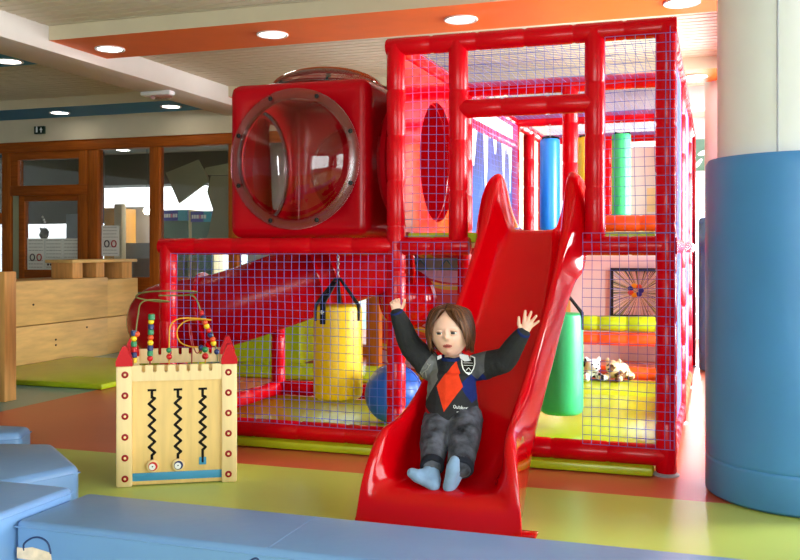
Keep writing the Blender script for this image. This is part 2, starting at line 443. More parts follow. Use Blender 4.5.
# ---- ceiling lights
def downlight(x, y, label):
    t = thing('downlight', label, 'ceiling light', (x, y, 2.50), 0, 'round downlights in the soffit strips')
    MB().lathe([(0.083, 0.0), (0.104, 0.0), (0.108, -0.006), (0.102, -0.012), (0.086, -0.008), (0.083, 0.0)], capa=False, capb=False, seg=28).build('trim_ring', 'paint_white', t)
    MB().lathe([(0.084, -0.003), (0.084, -0.006)], seg=28).build('diffuser', 'lamp_glow', t)
for x, y, l in ((-4.13, 5.68, 'round downlight at the left end of the orange soffit, beside the white beam'),
                (-2.82, 5.65, 'round downlight in the orange soffit, above the bubble cube'),
                (-1.515, 5.66, 'round downlight in the orange soffit, just above the tower top beam'),
                (-0.19, 5.69, 'round downlight in the orange soffit, beside the white column top'),
                (-0.17, 8.16, 'round downlight in the far orange soffit, between tower and white column'),
                (-5.20, 8.15, 'round downlight in the far blue soffit, right one beside the white beam'),
                (-6.55, 8.15, 'round downlight in the far blue soffit, left one above the glazed door'),
                (-5.13, 5.80, 'round downlight in the near blue soffit at the left picture edge')):
    downlight(x, y, l)
for k, (x, y, l) in enumerate(((*P(45, 157.5, z=2.41).xy, 'small lit downlight seen through the fanlight over the glazed door'), (*P(123, 150.5, z=2.41).xy, 'small lit downlight seen through the first tall pane right of the door'),
                (*P(203, 145.5, z=2.41).xy, 'small lit downlight seen through the pane beside the bubble cube'))):
    t = thing('hall_downlight', l, 'ceiling light', (x, y, 2.42), 0, 'downlights in the hall behind the glass')
    MB().lathe([(0.085, 0), (0.10, 0), (0.10, -0.01), (0.085, -0.008)], capa=False, capb=False, seg=24).build('trim_ring', 'paint_white', t)
    MB().lathe([(0.086, -0.004), (0.086, -0.007)], seg=24).build('diffuser', 'lamp_glow', t)
# emergency lamp under the white beam
t = thing('emergency_ceiling_lamp', 'white oblong emergency lamp fixed under the white ceiling beam', 'lamp', (-4.60, 7.0, 2.43))
MB().box((0, 0, -0.02), (0.30, 0.09, 0.04), bev=0.015, seg=3).build('housing', 'paint_white', t)
MB().box((0.04, 0, -0.05), (0.19, 0.075, 0.035), bev=0.014, seg=3).build('cover', 'flange_clear', t)
# exit sign
t = thing('exit_sign', 'small dark green exit sign with white running figure and arrow', 'sign', (-7.08, 8.47, 2.375))
MB().box((0, 0.01, 0), (0.135, 0.03, 0.085), bev=0.004).build('sign_box', 'sign_green', t)
fig = MB()
fig.box((-0.028, -0.007, 0.0), (0.020, 0.004, 0.052)).box((-0.028, -0.007, 0.032), (0.014, 0.004, 0.014)).build('figure', 'white_print', t)
MB().prism([(0.012, -0.002), (0.030, 0.028), (0.048, -0.002), (0.036, -0.002), (0.036, -0.028), (0.024, -0.028), (0.024, -0.002)], 0.004, (0, -0.005, 0), (1, 0, 0), (0, 0, 1)).build('arrow', 'white_print', t)

# ---- white column with its blue pad
t = bpy.data.objects.new('column', None); COL.objects.link(t); t['kind'] = 'structure'; t.location = (0.37, 4.35, 0)
cm = MB().lathe([(0.365, 0), (0.365, 2.63)], seg=64); cm.build('shaft', 'paint_white', t)
a = math.radians(248)
MB().tube([(0.3655 * math.cos(a), 0.3655 * math.sin(a), 1.4), (0.3655 * math.cos(a), 0.3655 * math.sin(a), 2.6)], 0.004, 8).build('seam', 'grey_panel', t)
def column_pad(x, y, r, h, label):
    t = thing('column_pad', label, 'pad', (x, y, 0.0), 0, 'blue column pads')
    prof = [(r - 0.048, 0.004), (r - 0.01, 0.004), (r, 0.014), (r, 0.03), (r + 0.0005, 0.148), (r, 0.156), (r - 0.004, 0.162), (r, 0.168), (r + 0.0005, 0.178), (r + 0.001, h * 0.5), (r, h - 0.05), (r, h - 0.02), (r - 0.012, h), (r - 0.04, h), (r - 0.048, h - 0.01), (r - 0.048, 0.004)]
    MB().lathe(prof, seg=72, capa=False, capb=False).build('pad', 'pvc_blue', t)
    a = math.radians(278)
    MB().tube([((r + .002) * math.cos(a), (r + .002) * math.sin(a), 0.17), ((r + .002) * math.cos(a), (r + .002) * math.sin(a), h - 0.02)], 0.003, 6).build('seam', 'pvc_blue', t)
column_pad(0.37, 4.35, 0.415, 1.44, 'large blue padded sleeve around the white column at the right')
st = MB().lathe([(0.355, 0), (0.355, 2.63)], (0.26, 8.65, 0), seg=48); struct('column_2', st, 'paint_white')
column_pad(0.26, 8.65, 0.405, 1.33, 'far blue padded column sleeve half hidden behind the nearer one')

# ---- daylight, added fill lamps and camera
w = bpy.data.worlds.new('sky'); SC.world = w; w.use_nodes = True
bg = w.node_tree.nodes['Background']; bg.inputs['Color'].default_value = (0.90, 0.96, 1.0, 1); bg.inputs['Strength'].default_value = 3.0
def area_lamp(name, loc, rot, sx, sy, e, col=(0.95, 0.98, 1.0)):
    l = bpy.data.lights.new(name, 'AREA'); l.shape = 'RECTANGLE'; l.size = sx; l.size_y = sy; l.energy = e; l.color = col
    o = bpy.data.objects.new(name, l); COL.objects.link(o); o.location = loc; o.rotation_euler = rot
area_lamp('daylight_right_near', (3.1, 0.3, 1.4), (0, math.radians(90), 0), 2.0, 5.8, 270)
area_lamp('daylight_right_mid', (3.1, 6.0, 1.4), (0, math.radians(90), 0), 2.0, 2.8, 820)
area_lamp('daylight_right_far', (3.1, 9.5, 1.4), (0, math.radians(90), 0), 2.0, 3.4, 800)
area_lamp('front_fill', (0.3, -3.6, 1.45), (math.radians(90), 0, 0), 3.8, 1.9, 190)  # added area lamp outside the unseen front window, fills the scene from the front
area_lamp('daylight_back', (0.05, 12.2, 1.2), (math.radians(-90), 0, 0), 1.3, 1.6, 260)
area_lamp('hall_fill', (-7.0, 12.6, 2.3), (0, 0, 0), 9.0, 1.2, 420)  # added area lamp under the hall ceiling, brightens the hall's back wall
cam = bpy.data.cameras.new('camera'); co = bpy.data.objects.new('camera', cam); COL.objects.link(co)
co.location = (0, 0, CAM_H); co.rotation_euler = (PI / 2, 0, YAW)
cam.sensor_width = 36; cam.lens = FPX / 800 * 36; cam.shift_x = 0.0; cam.shift_y = -30 / 800; cam.clip_start = 0.05
SC.camera = co
vs = SC.view_settings; SC.display_settings.display_device = 'sRGB'
vs.view_transform = 'Standard'; vs.look = 'None'; vs.exposure = 0.47; vs.gamma = 1.0; vs.use_curve_mapping = False
SC.cycles.transparent_max_bounces = 24; SC.cycles.max_bounces = 8; SC.cycles.diffuse_bounces = 4; SC.cycles.caustics_reflective = False; SC.cycles.caustics_refractive = False
# ================================================================ THE PLAY FRAME
XL, XM, XR = -2.90, -1.553, -0.22
R1, R2, R3, R4 = 4.52, 5.90, 7.45, 8.80
ZD, ZT = 1.07, 2.09
frame = thing('play_structure', 'red padded two storey indoor play frame with netting and tower', 'play structure', (XM, R1, 0))
FO = Vector((XM, R1, 0))
def sleeve(name, p0, p1, r=0.049, m='pvc_red', pitch=0.235):
    """foam tube with cable-tie creases"""
    p0 = Vector(p0); p1 = Vector(p1); L = (p1 - p0).length; d = (p1 - p0) / L
    n = max(1, round(L / pitch)); prof = [(r * 0.9, 0), (r, 0.008)]
    for i in range(1, n):
        h = L * i / n
        prof += [(r, h - 0.014), (r * 0.93, h - 0.004), (r * 0.93, h + 0.004), (r, h + 0.014)]
    prof += [(r, L - 0.008), (r * 0.9, L)]
    return MB().lathe(prof, p0, d, seg=22).build(name, m, frame, origin=FO)
def post(x, y, z0=0.0, z1=2.10): return sleeve('post', (x, y, z0), (x, y, z1))
def beam(a, b, m='pvc_red', r=0.046): return sleeve('beam', a, b, r, m, 0.25)
# posts
for y in (R1, R2): post(XL, y, 0.012, 1.08)
for y in (R1, R2, R3, R4):
    post(XM, y, 0.012); post(XR, y, 0.012)
post(-1.224, R1, 1.10); post(-0.548, R1, 1.10)
post(-0.87, R2, 1.10); post(-1.553, 8.10, 1.10); post(-0.95, R4, 1.10)
# base plates
for x, y in [(XL, R1), (XL, R2)] + [(x, y) for x in (XM, XR) for y in (R1, R2, R3, R4)]:
    MB().lathe([(0.06, 0.0), (0.06, 0.006), (0.05, 0.012)], (x, y, 0.0), seg=24).build('foot_plate', 'grey_panel', frame, origin=FO)
# bottom beams
for a, b in (((XL, R1), (XM, R1)), ((XM, R1), (XR, R1)), ((XL, R2), (XM, R2)), ((XL, R1), (XL, R2)), ((XM, R2), (XM, R3)), ((XM, R3), (XR, R3)), ((XR, R1), (XR, R2)), ((XR, R2), (XR, R3))):
    beam((a[0], a[1], 0.09), (b[0], b[1], 0.09), 'pvc_red' if a[1] == R1 else 'pvc_orange' if (a[0] == XR or a[1] == R3) else 'pvc_red', 0.05)
# deck level beams
for a, b in (((XL - .05, R1), (XM, R1)), ((XM, R1), (-1.165, R1)), ((-.60, R1), (XR + .05, R1)), ((XL, R1), (XL, R2)), ((XL, 5.15), (XM, 5.15)), ((XM, 5.30), (XR, 5.30)), ((XM, R1), (XM, R2)), ((XM, R2), (XM, R3)), ((XM, R3), (XM, R4)), ((XM, R2), (XR, R2)), ((XM, R3), (XR, R3)), ((XM, R4), (XR, R4)), ((XR, R1), (XR, R2)), ((XR, R2), (XR, R3)), ((XR, R3), (XR, R4))):
    beam((a[0], a[1], ZD), (b[0], b[1], ZD))
# top beams
for a, b in (((XM - .048, R1), (XR + .048, R1)), ((XM, R2), (XR, R2)), ((XM, R3), (XR, R3)), ((XM, R4), (XR, R4)), ((XM, R1), (XM, R2)), ((XM, R2), (XM, R3)), ((XM, R3), (XM, R4)), ((XR, R1), (XR, R2)), ((XR, R2), (XR, R3)), ((XR, R3), (XR, R4))):
    beam((a[0], a[1], ZT), (b[0], b[1], ZT))
beam((-1.224, R1, 1.755), (-0.548, R1, 1.755))           # lintel over the slide mouth
beam((XM, R2, 1.90), (XM, R3, 1.90), r=0.035)
beam((-0.87, R2, 1.215), (XR, R2, 1.215), 'pvc_orange', 0.05)   # padded barrier by the right bay
beam((-1.1, R3, 0.355), (XR, R3, 0.355), 'pvc_orange', 0.052)
beam((-1.1, R3, 0.475), (XR, R3, 0.475), 'pvc_lime', 0.06)
# decks (lime mats on boards)
for x0, x1, y0, y1 in ((XM, XR, R1, R2), (XM, XR, R2, R3), (XM, XR, R3, R4)):
    MB().span((x0 + .05, y0 + .03, 1.088), (x1 - .05, y1 - .03, 1.138), bev=0.012).build('deck_mat', 'pvc_lime', frame, origin=FO)
    MB().span((x0 + .05, y0 + .05, 1.062), (x1 - .05, y1 - .05, 1.087)).build('deck_board', 'wood_pine', frame, origin=FO)
# floor mats inside the frame
MB().span((XL - .04, R1 - .085, 0.004), (XM - .01, R2 - .05, 0.045), bev=0.010).build('floor_mat', 'pvc_lime', frame, origin=FO)
MB().span((XM + .0, R1 - .085, 0.004), (XR - .055, R2 + .7, 0.045), bev=0.010).build('floor_mat', 'pvc_lime', frame, origin=FO)
MB().span((XM + .0, R2 + .705, 0.004), (XR - .055, R3 - .06, 0.045), bev=0.010).build('floor_mat', 'pvc_lime', frame, origin=FO)

# nets: knotted cord, every strand real cord
def net(o, u, v, lu, lv, pitch=0.0435, r=0.00125, sag=0.009, m='net_cord'):
    o = Vector(o); u = Vector(u).normalized(); v = Vector(v).normalized(); nrm = u.cross(v); mb = MB()
    nu = max(2, round(lu / pitch)); nv = max(2, round(lv / pitch)); sd = random.random() * 50
    def pt(i, j):
        a = i / nu; b = j / nv; q = o + u * (lu * a) + v * (lv * b)
        e = min(a, 1 - a, b, 1 - b) * 4; e = min(1, e)
        n = noise.noise_vector(Vector((a * lu * 2.2 + sd, b * lv * 2.2, sd)))
        return q + (u * n.x + v * n.y) * sag * (0.4 + e) + nrm * n.z * sag * 1.6 * e
    for i in range(nu + 1): mb.tube([pt(i, j) for j in range(nv + 1)], r, 4, cap=False)
    for j in range(nv + 1): mb.tube([pt(i, j) for i in range(nu + 1)], r, 4, cap=False)
    return mb.build('net_panel', m, frame, origin=FO)
YF = R1 - 0.056
net((XL + .05, YF, 0.13), (1, 0, 0), (0, 0, 1), XM - XL - .05, 0.90)
net((XM, YF, 0.13), (1, 0, 0), (0, 0, 1), 0.40, 0.96)
net((-0.60, YF, 0.13), (1, 0, 0), (0, 0, 1), 0.42, 1.00)
net((-0.495, YF, 1.13), (1, 0, 0), (0, 0, 1), 0.32, 0.92)
net((XM + .04, R1, 1.12), (1, 0, 0), (0, 0, 1), 0.26, 0.94)
net((-1.18, R1, 1.80), (1, 0, 0), (0, 0, 1), 0.60, 0.26)
net((XR + .02, YF, 0.13), (0, 1, 0), (0, 0, 1), R2 - YF, 1.95)
net((XR + .02, R2, 0.13), (0, 1, 0), (0, 0, 1), R3 - R2, 1.95)
net((XR + .02, R3, 0.13), (0, 1, 0), (0, 0, 1), R4 - R3, 1.95)
net((XM + .04, R2 + .05, 1.2), (0, 1, 0), (0, 0, 1), R3 - R2 - .1, 0.85)
net((XM + .05, R1 + .05, 2.10), (1, 0, 0), (0, 1, 0), XR - XM - .1, R2 - R1 - .1)
net((XM + .05, R2 + .05, 2.10), (1, 0, 0), (0, 1, 0), XR - XM - .1, R3 - R2 - .1)
net((XM + .05, R3 + .05, 2.10), (1, 0, 0), (0, 1, 0), XR - XM - .1, R4 - R3 - .1)

# panel with the round crawl hole between bubble cube and tower
def hole_panel(x, y0, y1, z0, z1, cy, cz, ry, rz, th, name, m):
    n = 64; mb = MB(); vs = []
    for xx in (x, x + th):
        for k in range(n):
            a = 2 * PI * k / n; vs.append((xx, cy + ry * math.cos(a), cz + rz * math.sin(a)))
        for k in range(n):
            a = 2 * PI * k / n; c, s = math.cos(a), math.sin(a); q = max(abs(c), abs(s)); c /= q; s /= q
            vs.append((xx, (y0 + y1) / 2 + c * (y1 - y0) / 2, (z0 + z1) / 2 + s * (z1 - z0) / 2))
    fs = []
    for k in range(n):
        l = (k + 1) % n
        fs += [(k, l, n + l, n + k), (2 * n + k, 3 * n + k, 3 * n + l, 2 * n + l), (k, 2 * n + k, 2 * n + l, l), (n + k, n + l, 3 * n + l, 3 * n + k)]
    mb.add(vs, fs); return mb.build(name, m, frame, origin=FO)
hole_panel(XM - .005, R1 + .06, R2 - .06, 1.142, 2.04, 5.17, 1.555, 0.345, 0.345, 0.035, 'crawl_panel', 'plastic_red')

# printed picture panel at the far left of the tower: dark blue ice cave with white icicles
def cave_material():
    m = mat('cave_print', (1, 1, 1, 1), 0.45, 0.4, var=0.25, vscale=3)
    nt = m.node_tree; N = nt.nodes; L = nt.links; mx = [n for n in N if n.type == 'MIX'][0]; tc = [n for n in N if n.type == 'TEX_COORD'][0]
    sx = N.new('ShaderNodeSeparateXYZ'); L.new(tc.outputs['Object'], sx.inputs[0])
    mr = N.new('ShaderNodeMapRange'); mr.inputs['From Min'].default_value = 1.15; mr.inputs['From Max'].default_value = 2.0; L.new(sx.outputs['Z'], mr.inputs['Value'])
    cr = N.new('ShaderNodeValToRGB'); e = cr.color_ramp.elements
    e[0].position = 0; e[0].color = S(20, 84, 160); e[1].position = 1; e[1].color = S(42, 8, 54)
    k = e.new(0.45); k.color = S(26, 62, 116); k = e.new(0.62); k.color = S(42, 26, 78)
    L.new(mr.outputs['Result'], cr.inputs['Fac']); L.new(cr.outputs['Color'], mx.inputs['A'])
cave_material()
MB().span((XM - .02, R2 + .06, 1.168), (XM + .0, R3 - .06, 2.04)).build('cave_panel', 'cave_print', frame, origin=FO)
ic = [(R2 + .06, 2.04), (R2 + .06, 1.95)]; y = R2 + .06; random.seed(3)
for w, l in ((.28, .38), (.14, .10), (.17, .58), (.12, .14), (.18, .24), (.12, .12), (.16, .46), (.10, .2), (.12, .5)):
    ic += [(y + w * .45, 2.0 - l), (y + w * .6, 2.0 - l), (y + w, 1.95)]; y += w
ic[-1] = (R3 - .06, 1.95); ic += [(R3 - .06, 2.04)]
MB().prism([(a, b) for a, b in ic][::-1], 0.004, (XM + .0005, 0, 0), (0, 1, 0), (0, 0, 1)).build('icicle_print', 'white_print', frame, origin=FO)

# low picture panels in the second row under the deck
def mural_material():
    m = mat('mural_print', (1, 1, 1, 1), 0.45, 0.4, var=0.1)
    nt = m.node_tree; N = nt.nodes; L = nt.links; mx = [n for n in N if n.type == 'MIX'][0]; tc = [n for n in N if n.type == 'TEX_COORD'][0]
    mp = N.new('ShaderNodeMapping'); mp.inputs['Rotation'].default_value = (0, math.radians(-14), 0); L.new(tc.outputs['Object'], mp.inputs['Vector'])
    wv = N.new('ShaderNodeTexWave'); wv.wave_type = 'BANDS'; wv.bands_direction = 'Z'; wv.inputs['Scale'].default_value = 0.9; wv.inputs['Distortion'].default_value = 2.2; wv.inputs['Detail Scale'].default_value = 1.4
    L.new(mp.outputs['Vector'], wv.inputs['Vector'])
    cr = N.new('ShaderNodeValToRGB'); cr.color_ramp.interpolation = 'CONSTANT'; e = cr.color_ramp.elements
    e[0].position = 0; e[0].color = S(190, 20, 24); e[1].position = 0.86; e[1].color = S(206, 150, 196)
    for p, c in ((0.28, S(214, 60, 30)), (0.46, S(196, 160, 10)), (0.64, S(236, 170, 60)), (0.76, S(186, 24, 36))):
        k = e.new(p); k.color = c
    L.new(wv.outputs['Fac'], cr.inputs['Fac']); L.new(cr.outputs['Color'], mx.inputs['A'])
mural_material()
mat('strip_grey', S(126, 122, 124), .6, .2); mat('strip_teal', S(40, 88, 110), .6, .2)
MB().span((-2.15, R2 + .06, 0.14), (-1.61, R2 + .09, 1.03), bev=0.004).build('picture_panel', 'mural_print', frame, origin=FO)
dm = MB().lathe([(0.205, 0.0), (0.205, 0.012), (0.185, 0.016)] + [(0.185 * math.cos(t), 0.016 + 0.12 * math.sin(t)) for t in [PI / 2 * k / 12 for k in range(1, 12)]] + [(0.004, 0.136)], (-1.965, R2 + .06, 0.72), (0, -1, 0), seg=40)
dm.build('bubble', 'plastic_red', frame, origin=FO)
b = MB().span((-1.96, R2 + .045, 0.915), (-1.61, R2 + .058, 0.997)); bo = b.build('strip_panel', 'strip_grey', frame, origin=FO)
for cx, w in ((-1.875, .055), (-1.69, .05)):
    tr = MB().tube([(cx - w, R2 + .044, .924), (cx + w, R2 + .044, .924), (cx + .004, R2 + .044, .984), (cx - .004, R2 + .044, .984)], .0055, 6, closed=True)
    tr.build('pyramid_print', 'strip_teal', bo, origin=FO)
# ================================================================ BUBBLE CUBE
def holed_cube(lo, hi, radii, n=64, bev=0.055):
    """shell of a moulded cube: round openings in the faces named in radii, skin 2 cm thick"""
    lo = Vector(lo); hi = Vector(hi); c = (lo + hi) / 2; h = (hi - lo) / 2
    bm = bmesh.new()
    faces = {'x-': (0, -1), 'x+': (0, 1), 'y-': (1, -1), 'y+': (1, 1), 'z-': (2, -1), 'z+': (2, 1)}
    for nme, (ax, sg) in faces.items():
        a1, a2 = [i for i in range(3) if i != ax]
        R = radii.get(nme, 0)
        outer = []; inner = []
        per = n // 4; ring = []
        for s_ in range(4):
            for k in range(per):
                t = math.tan(PI / 4 * (2 * k / per - 1))
                ring.append([(1, t), (-t, 1), (-1, -t), (t, -1)][s_])
        for x, y in ring:
            co = c.copy(); co[ax] = c[ax] + sg * h[ax]; co[a1] += x * h[a1]; co[a2] += y * h[a2]; outer.append(bm.verts.new(co))
            l = math.hypot(x, y); rr = R if R else min(h[a1], h[a2]) * 0.5
            ci = c.copy(); ci[ax] = c[ax] + sg * h[ax]; ci[a1] += x / l * rr; ci[a2] += y / l * rr; inner.append(bm.verts.new(ci))
        m = len(ring)
        for k in range(m):
            l = (k + 1) % m; bm.faces.new((outer[k], outer[l], inner[l], inner[k]))
        if not R: bm.faces.new(inner)
    bmesh.ops.remove_doubles(bm, verts=bm.verts[:], dist=1e-5)
    bmesh.ops.recalc_face_normals(bm, faces=bm.faces[:])
    ed = [e for e in bm.edges if len(e.link_faces) == 2 and e.calc_face_angle() > 1.0]
    bmesh.ops.bevel(bm, geom=ed, offset=bev, segments=5, profile=0.5, affect='EDGES')
    bmesh.ops.recalc_face_normals(bm, faces=bm.faces[:])
    mb = MB(); mb.bm(bm); return mb
CX0, CX1, CY0, CY1, CZ0, CZ1 = -2.578, -1.745, 4.62, 5.48, 1.118, 1.972
cc = Vector(((CX0 + CX1) / 2, (CY0 + CY1) / 2, (CZ0 + CZ1) / 2))
CO = Vector((cc.x, cc.y, CZ0))
cube = thing('bubble_cube', 'red moulded crawl cube with clear bubble windows on top of the play frame', 'play cube', CO)
cb = holed_cube((CX0, CY0, CZ0), (CX1, CY1, CZ1), {'y-': 0.335, 'x-': 0.335, 'x+': 0.30, 'z+': 0.335, 'y+': 0.29}).build('shell', 'plastic_red_dull', cube, origin=CO)
wn = cb.modifiers.new('normals', 'WEIGHTED_NORMAL'); wn.keep_sharp = True; wn.weight = 100
so = cb.modifiers.new('skin', 'SOLIDIFY'); so.thickness = 0.018; so.offset = -1
def dome(center, axis, R, H, label=None):
    prof = [(R * math.cos(t), 0.012 + H * math.sin(t)) for t in [PI / 2 * k / 16 for k in range(0, 16)]] + [(0.003, 0.012 + H)]
    d = MB().lathe(prof, center, axis, seg=72, capa=False).build('dome', 'dome_clear', cube, origin=CO)
    MB().lathe([(R - .004, 0.004), (R + .045, 0.004), (R + .05, 0.008), (R + .045, 0.013), (R + .006, 0.014), (R - .003, 0.020), (R - .004, 0.004)], center, axis, seg=72, capa=False, capb=False).build('flange', 'flange_clear', d, origin=CO)
    u, v = perp(axis)
    for k in range(8):
        a = 2 * PI * (k + 0.5) / 8
        p = Vector(center) + (u * math.cos(a) + v * math.sin(a)) * (R + 0.026)
        MB().lathe([(0.013, 0.012), (0.013, 0.016), (0.007, 0.017), (0.007, 0.026), (0.003, 0.027)], p, axis, seg=12).build('bolt', 'bolt_dark', d, origin=CO)
dome((cc.x - .012, CY0, cc.z + 0.0), (0, -1, 0), 0.335, 0.14)
dome((cc.x, cc.y, CZ1), (0, 0, 1), 0.335, 0.13)
dome((CX0, cc.y, cc.z), (-1, 0, 0), 0.335, 0.10)
MB().lathe([(0.29, -.018), (0.315, -.01), (0.315, .0), (0.29, .01), (0.285, .20), (0.26, .24), (0.15, .26), (0.003, .265)], (cc.x + .12 * 0, CY1, cc.z), (0, 1, 0), seg=48, capa=False).build('rear_pocket', 'plastic_red_dull', cube, origin=CO)
# short collar from cube to tower wall
MB().lathe([(0.335, 0), (0.37, 0.002), (0.37, 0.03), (0.352, 0.034), (0.352, 0.186), (0.338, 0.186), (0.335, 0)], (CX1 - .002, 5.17, 1.555), (1, 0, 0), seg=56, capa=False, capb=False).build('collar', 'plastic_red_dull', cube, origin=CO)

# ================================================================ TUBE SLIDE
TO = Vector((-3.2, 5.45, 0))
tube = thing('tube_slide', 'fat red tube slide winding down behind the net at the left', 'tube slide', TO)
path = catmull([(-2.02, 5.98, 1.03), (-2.2, 5.86, 0.985), (-2.45, 5.70, 0.89), (-2.75, 5.55, 0.77), (-3.1, 5.43, 0.650), (-3.40, 5.40, 0.60), (-3.58, 5.52, 0.565), (-3.63, 5.78, 0.54)], 10)
MB().tube(path, 0.245, 40, cap=False).build('tube_shell', 'plastic_red_dull', tube, origin=TO).modifiers.new('skin', 'SOLIDIFY').thickness = 0.012
for i in (0, 19, 22, 42):
    d = (path[min(i + 1, len(path) - 1)] - path[max(i - 1, 0)]).normalized()
    MB().lathe([(0.247, -0.012), (0.272, -0.010), (0.275, 0.0), (0.272, 0.010), (0.247, 0.012)], path[i], d, seg=40, capa=False, capb=False).build('flange', 'plastic_red', tube, origin=TO)
for x, y, z in ((-3.42, 5.50, 0.34), ):
    MB().lathe([(0.07, 0), (0.07, 0.01), (0.035, 0.015), (0.035, z + 0.01)], (x, y, 0), seg=18).build('support', 'pvc_red', tube, origin=TO)

# ================================================================ OPEN SLIDE
ST = [  # Y, bed z, wall top z, inner half, crest half, outer half, underside z, centre X
    (3.338, 0.004, 0.008, .255, .300, .325, 0.000, -.990), (3.345, 0.050, 0.058, .255, .300, .325, 0.0, -.990), (3.354, 0.092, 0.108, .252, .297, .323, 0.0, -.990),
    (3.370, 0.116, 0.180, .240, .286, .318, 0.0, -.990), (3.395, 0.130, 0.265, .225, .266, .310, 0.0, -.989), (3.43, 0.137, 0.330, .212, .250, .300, 0.0, -.988), (3.48, 0.142, 0.358, .204, .240, .292, 0.0, -.987),
    (3.55, 0.147, 0.368, .196, .230, .284, 0.0, -.986), (3.62, 0.157, 0.385, .190, .222, .276, 0.004, -.984), (3.70, 0.187, 0.418, .184, .216, .264, 0.05, -.980), (3.80, 0.257, 0.478, .180, .212, .253, 0.14, -.970),
    (3.95, 0.407, 0.618, .172, .207, .240, 0.32, -.945), (4.15, 0.625, 0.835, .160, .202, .232, 0.54, -.908), (4.33, 0.850, 1.045, .150, .198, .238, 0.76, -.885), (4.43, 0.980, 1.18, .142, .194, .252, 0.885, -.872),
    (4.49, 1.062, 1.30, .132, .189, .272, 0.93, -.864), (4.530, 1.114, 1.375, .126, .184, .278, 1.00, -.860), (4.548, 1.134, 1.40, .124, .183, .280, 1.03, -.858), (4.568, 1.145, 1.42, .123, .181, .280, 1.07, -.856), (4.60, 1.149, 1.437, .122, .180, .280, 1.10, -.853),
    (4.66, 1.150, 1.425, .122, .180, .278, 1.139, -.850), (4.74, 1.150, 1.37, .123, .183, .272, 1.140, -.848), (4.84, 1.150, 1.28, .125, .188, .262, 1.140, -.848), (4.92, 1.150, 1.20, .128, .192, .25, 1.140, -.848), (4.955, 1.149, 1.158, .13, .195, .235, 1.140, -.848)]
def slide_section(s):
    Y, zb, zt, hi, hp, ho, zo, cx = s
    h = zt - zb
    half = [(hi * .5, zb), (hi * .86, zb + .004), (hi, zb + .10 * h), (hi + .55 * (hp - hi), zb + .55 * h), (hp - .016, zt - .012 * min(1, h / .1)), (hp, zt), (hp + .018, zt - .004 * min(1, h / .1)),
            (hp + (.55 if Y > 4.4 else .62) * (ho - hp), zt - (.10 if Y > 4.4 else .13) * h), (ho - .10 * (ho - hp), zo + .62 * (zt - zo)), (ho, zo + .02 * min(1, (zt - zo) / .05)), (ho - .012, zo), (ho * .5, zo)]
    return [(cx, Y, zb)] + [(cx + x, Y, z) for x, z in half] + [(cx, Y, zo)] + [(cx - x, Y, z) for x, z in half[::-1]]
secs = [slide_section(s) for s in ST]; ns = len(secs[0])
fine = [catmull([secs[i][k] for i in range(len(secs))], 3) for k in range(ns)]
mb = MB(); vs = []; m = len(fine[0])
for i in range(m):
    for k in range(ns): vs.append(fine[k][i])
fs = [(i * ns + k, i * ns + (k + 1) % ns, (i + 1) * ns + (k + 1) % ns, (i + 1) * ns + k) for i in range(m - 1) for k in range(ns)]
fs += [tuple(range(ns))[::-1], tuple((m - 1) * ns + k for k in range(ns))]
mb.add(vs, fs)
SO = Vector((-.99, 3.4, 0))
sl = thing('slide', 'glossy red moulded slide with the child on it, in front of the play frame', 'slide', SO)
o = mb.build('chute', 'plastic_red', sl, origin=SO, angle=180); sb = o.modifiers.new('round', 'SUBSURF'); sb.levels = 1; sb.render_levels = 1
for sx in (-1, 1):
    MB().span((-.99 + sx * .31 - .025, 3.36, 0.0), (-.99 + sx * .31 + .03 * (1 + sx) + (-.025 if sx > 0 else .025) * 0 - .0, 3.42, 0.014), bev=0.004).build('foot_lug', 'plastic_red', sl, origin=SO)

# ================================================================ PUNCHING BAGS, BALL
def bag(x, y, z0, z1, r, m, top, label, tilt=(0, 0)):
    t = thing('punching_bag', label, 'punching bag', (x, y, z0), 0, 'punching bags hung in the play frame')
    h = z1 - z0
    b = MB().lathe([(r * .82, 0), (r * .95, .012), (r, .035), (r * 1.005, h * .3), (r * .995, h * .6), (r * .99, h - .03), (r * .96, h - .008), (r * .88, h), (r * .3, h + .002)], seg=36)
    b.build('bag_body', m, t)
    s = MB(); hk = top - z0 - .10
    for k in range(3):
        a = 2 * PI * k / 3 + 1.9
        s.tube(([(r * .98 * math.cos(a), r * .98 * math.sin(a), h - .09)] if r > .1 else [(r * .90 * math.cos(a), r * .90 * math.sin(a), h - .004)]) + [(r * (.99 if r > .1 else .88) * math.cos(a), r * (.99 if r > .1 else .88) * math.sin(a), h + .004), (.012 * math.cos(a), .012 * math.sin(a), min(hk, h + 1.1 * r))], [.011, .011, .009], 6)
    s.build('strap', 'black_strap', t)
    if r > .1:
        w = MB()
        a = -PI / 2 - .25
        R_ = Matrix.Rotation(a + PI / 2, 3, 'Z')
        w.box((r * math.cos(a), r * math.sin(a) - .004, h - .045), (.036, .008, .12), R_, mi=1)
        w.box((r * .62 * math.cos(a), r * .62 * math.sin(a) - .004, h + .075), (.036, .008, .17), R_ @ Matrix.Rotation(-.75, 3, 'X'), mi=1)
        for rr, zz in ((r + .0055, h - .035), (r * .66, h + .06)):
            for q in range(3): w.box((rr * math.cos(a), rr * math.sin(a) - .006, zz), (.026, .003, .005), R_ @ Matrix.Rotation(q * PI / 3, 3, 'Y'))
        w.build('strap_tab', ['white_print', 'black_strap'], t)
    zc = min(hk, h + 1.1 * r); c = MB(); i = 0
    while zc < top - z0 - .01:
        R_ = Matrix.Rotation(PI / 2 * (i % 2), 3, 'Z')
        c.tube([R_ @ Vector((.007 * math.cos(q), 0, .012 * math.sin(q))) + Vector((0, 0, zc + .01)) for q in [2 * PI * j / 10 for j in range(10)]], .0022, 5, closed=True)
        zc += .019; i += 1
    c.build('chain', 'steel', t)
